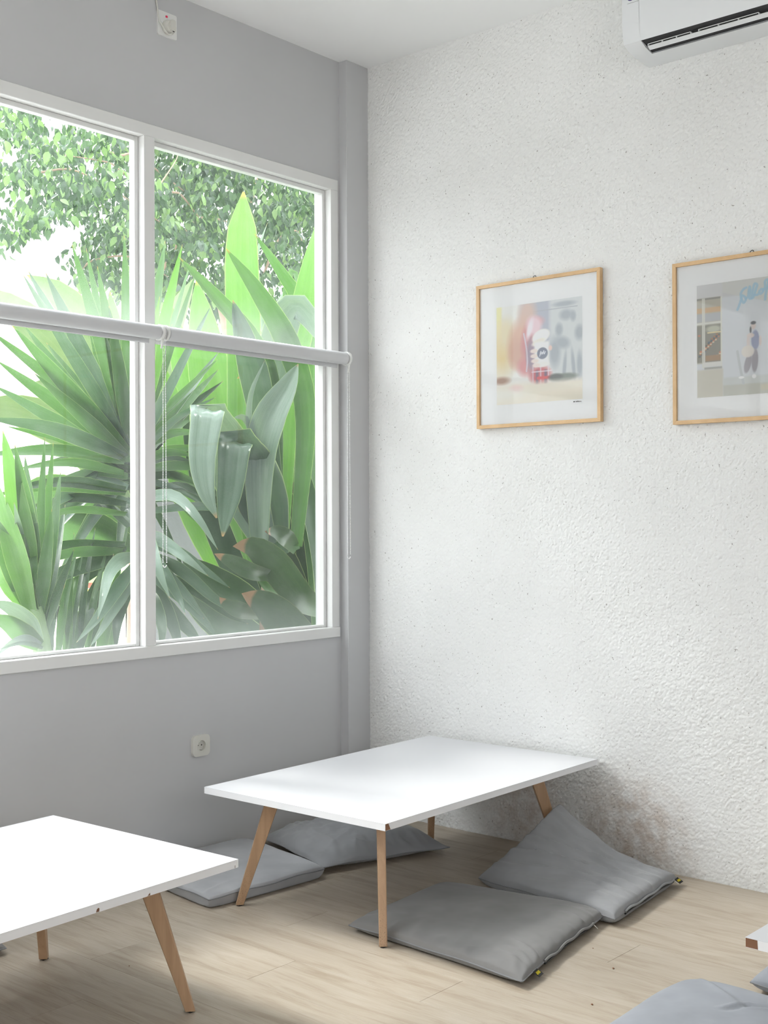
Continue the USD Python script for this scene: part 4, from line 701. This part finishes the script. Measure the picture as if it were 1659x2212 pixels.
# ---- a second agave further back, seen behind the yucca
a2 = thing('broad_leaved_agave', 'pale broad-leaved agave behind the spiky yucca, with a scorched leaf tip', 'plant', (*pt((300, 1150), -1.7)[:2], -.2))
for px, w, m in (([(300, 1150), (230, 820), (150, 660), (58, 594)], 84, 'leaf_pale'), ([(290, 1150), (200, 850), (60, 690), (-60, 616)], 80, 'leaf_pale'), ([(300, 1160), (180, 960), (60, 890), (-60, 870)], 84, 'leaf_pale'), ([(300, 1160), (200, 900), (130, 835), (68, 828)], 50, 'leaf_pale'), ([(300, 1150), (250, 820), (245, 720), (238, 630)], 60, 'leaf_pale'), ([(300, 1150), (300, 800), (300, 650), (296, 560)], 60, 'leaf_pale'),
        ([(300, 1180), (200, 1100), (110, 1060), (10, 1080)], 80, 'leaf_green'), ([(300, 1200), (220, 1150), (140, 1130), (60, 1150)], 80, 'leaf_green'), ([(310, 1150), (330, 850), (370, 700), (420, 600)], 70, 'leaf_pale')):
    add(a2, px, [-1.7, -1.68, -1.65, -1.6], w, m, 'broad', n=14, roll=R.uniform(-.3, .3), fold=.3)
q0 = pt((300, 1180), -1.72); obj('stem', tube([(q0[0], q0[1], -.2), (q0[0], q0[1], .4), (q0[0], q0[1], q0[2]+.1)], [.08, .08, .05], 12), 'bark', a2, smooth=True, world=True)
# ---- dark wall added to give the deep shade behind the agave
gx = -2.25
gw = B(gx-.12, gx, pt((352, 1000), gx)[1], 8, -.3, 1.78); tg = obj('garden_wall', gw, 'dark_fill'); keys(tg, 'dark wall added for the shaded depth behind the broad-leaved agave', 'wall')
# ---- weeping fig over everything
tr = thing('fig_tree', 'small-leaved fig tree filling the upper panes behind the agave', 'tree', (-4.6, 3.6, -.25))
TR = np.random.default_rng(19)
E_ = np.array([(40, 270, 75, 55), (130, 330, 90, 70), (240, 340, 80, 110), (190, 420, 110, 70), (90, 460, 90, 45), (20, 500, 40, 22), (250, 470, 70, 70), (230, 540, 60, 70), (180, 590, 35, 50), (60, 380, 60, 40), (270, 600, 40, 60), (10, 250, 40, 40)], float)
def dens(x, y):
    """how thick the crown stands, as measured on the photograph and spread over the crown's real depth"""
    if x > 290: return 1.0 if y < 500 else float(np.clip((720-y)/240, .12, 1))
    return float(np.clip(1.02-np.hypot((x-E_[:, 0])/E_[:, 2], (y-E_[:, 1])/E_[:, 3]), 0, 1).max())
lv = []
while len(lv) < 21000:
    x, y = TR.uniform(-80, 780), TR.uniform(150, 760)
    if TR.uniform() > dens(x, y): continue
    p0 = pt((x, y), -3.9-3.9*TR.uniform()**.8); ax = TR.normal(size=3)*np.array([1, 1, .35]); ax /= np.linalg.norm(ax); ln = TR.uniform(.1, .26); n = int(TR.integers(9, 16))
    b0 = p0+ax*(ln*TR.uniform(-1, 1, (n, 1)))+TR.normal(size=(n, 3))*.04; d = np.c_[TR.normal(size=(n, 2))*.5, -1-.3*TR.normal(size=n)]; d /= np.linalg.norm(d, axis=1)[:, None]
    f = TR.normal(size=(n, 3))*1.0+np.array([.7, -.7, .25]); l = TR.uniform(.066, .104, n); c = TR.uniform(size=n)
    lv += list(zip(b0, d, f, l, c))
lv.sort(key=lambda q: np.linalg.norm(q[0]-C)/q[3])
tpl = []
for k in range(5):
    q = [np.array([0, 0, 0.]), np.array([.5, 0, .05+.03*k]), np.array([1., 0, -.04*k])]; tpl.append((leaf(q, .56, 'ovate', n=5, fold=.3, roll=.1*(k-2), facing=np.array([0, 0, 1.]), cols=2), leaf(q, .56, 'ovate', n=3, fold=.3, roll=.1*(k-2), facing=np.array([0, 0, 1.]), cols=2)))
acc = {k: [[], [], [], 0] for k in ('ficus_a', 'ficus_b', 'ficus_c')}
for k, (b0, d, f, l, c) in enumerate(lv):
    nr = f-(f@d)*d; nr /= np.linalg.norm(nr); Mx = np.stack([d, np.cross(nr, d), nr], 1)*l
    (mm, ff), uv = tpl[k % 5][0 if k < 290 else 1]; V = mm@Mx.T+b0; m = 'ficus_c' if c < (.34 if k < 1500 else .13) else ('ficus_a' if c < .55 else 'ficus_b')
    if k < 290: obj('leaf', (V, ff), m, tr, smooth=True, uv=uv, world=True)
    else:
        a = acc[m]; a[0].append(V); a[1].append(ff+a[3]); a[2].append(uv); a[3] += len(V)
for m, a in acc.items(): obj('foliage', (np.vstack(a[0]), np.vstack(a[1])), m, tr, smooth=True, uv=np.vstack(a[2]), world=True, kind='stuff')
br = [([(330, 620), (420, 478), (500, 480)], (-5.2, -5.2, -5.3), .018), ([(330, 420), (350, 392), (378, 350), (384, 335)], (-4.2, -4.2, -4.2, -4.2), .008), ([(560, 620), (600, 520), (640, 498), (652, 520)], (-5, -5, -5, -5), .014), ([(240, 330), (262, 336), (300, 340), (420, 430)], (-4.6, -4.6, -4.7, -5.), .012), ([(275, 380), (255, 365), (230, 350), (140, 335)], (-4.6, -4.6, -4.6, -4.6), .008),
      ([(372, 415), (392, 422), (430, 470)], (-4.3, -4.3, -4.6), .010), ([(170, 585), (210, 560), (300, 560), (420, 640)], (-5.4, -5.4, -5.4, -5.4), .010), ([(90, 372), (160, 368), (260, 420), (400, 520)], (-5.4, -5.4, -5.4, -5.4), .010), ([(480, 700), (520, 520), (560, 380), (600, 300)], (-5.8, -5.8, -5.8, -5.8), .03)]
for px, Xs, r in br: obj('branch', tube(curve([pt(p, x) for p, x in zip(px, Xs)], 16), np.linspace(r, r*.45, 17), 8), 'bark', tr, smooth=True, world=True)
t0 = pt((500, 760), -5.8); obj('trunk', tube(curve([(t0[0], t0[1], -.25), (t0[0]+.05, t0[1], 1.2), t0, pt((480, 640), -5.6)], 18), np.linspace(.16, .07, 19), 12), 'bark', tr, smooth=True, world=True)
# ---- across the street: blown-out white house, wire pole, green-roofed stall
hx = -26.
h0, h1 = pt((-500, 900), hx), pt((330, 900), hx)
hs = thing('house', 'overexposed white house across the street, hardly visible at the left', 'building', (hx, (h0[1]+h1[1])/2, -.25))
obj('wall', B(hx-6, hx, h0[1], h1[1], -.25, 4.6), 'house_white', hs, world=True); obj('roof', B(hx-6.3, hx+.4, h0[1]-.3, h1[1]+.3, 4.6, 4.8), 'house_white', hs, world=True)
for k in range(5):
    yy = h0[1]+1.2+k*2.6; f = obj('window', B(hx, hx+.05, yy, yy+1.2, 1.2, 2.4), 'house_white', hs, world=True); obj('pane', B(hx+.05, hx+.06, yy+.1, yy+1.1, 1.3, 2.3), 'house_glass', f, world=True)
sx = -9.5
s0, s1 = pt((128, 1200), sx), pt((290, 1200), sx); zt, zb = pt((200, 1165), sx)[2], pt((200, 1290), sx)[2]
st = thing('market_stall', 'small street stall with striped green roof, seen through the lower leaves', 'stall', (sx, (s0[1]+s1[1])/2, -.25))
nst = 9
for k in range(nst):
    a = s0[1]+(s1[1]-s0[1])*k/nst; b_ = s0[1]+(s1[1]-s0[1])*(k+1)/nst
    obj('roof_panel', trimesh.convex.convex_hull(np.array([(sx, a+.004, zt-.42), (sx, b_-.004, zt-.42), (sx, a+.004, zt-.40), (sx, b_-.004, zt-.40), (sx-1.5, a+.004, zt+.1), (sx-1.5, b_-.004, zt+.1), (sx-1.5, a+.004, zt+.12), (sx-1.5, b_-.004, zt+.12)])), ('awning_green', 'awning_pale')[k % 2], st, world=True)
obj('valance', B(sx, sx+.02, s0[1], s1[1], zt-.56, zt-.42), 'awning_green', st, world=True)
obj('counter', B(sx-1.0, sx-.1, s0[1], s1[1], -.25, .55), 'awning_pale', st, world=True); obj('fascia', B(sx-.1, sx-.08, s0[1], s1[1], .30, .42), 'stall_yellow', st, world=True); obj('fascia', B(sx-.1, sx-.08, s0[1], s1[1], .44, .52), 'stall_red', st, world=True)
for yy in (s0[1]+.05, s1[1]-.05): obj('post', B(sx-.14, sx-.1, yy-.02, yy+.02, -.25, zt-.4), 'pole_grey', st, world=True)
# ---------------------------------------------------------------- end
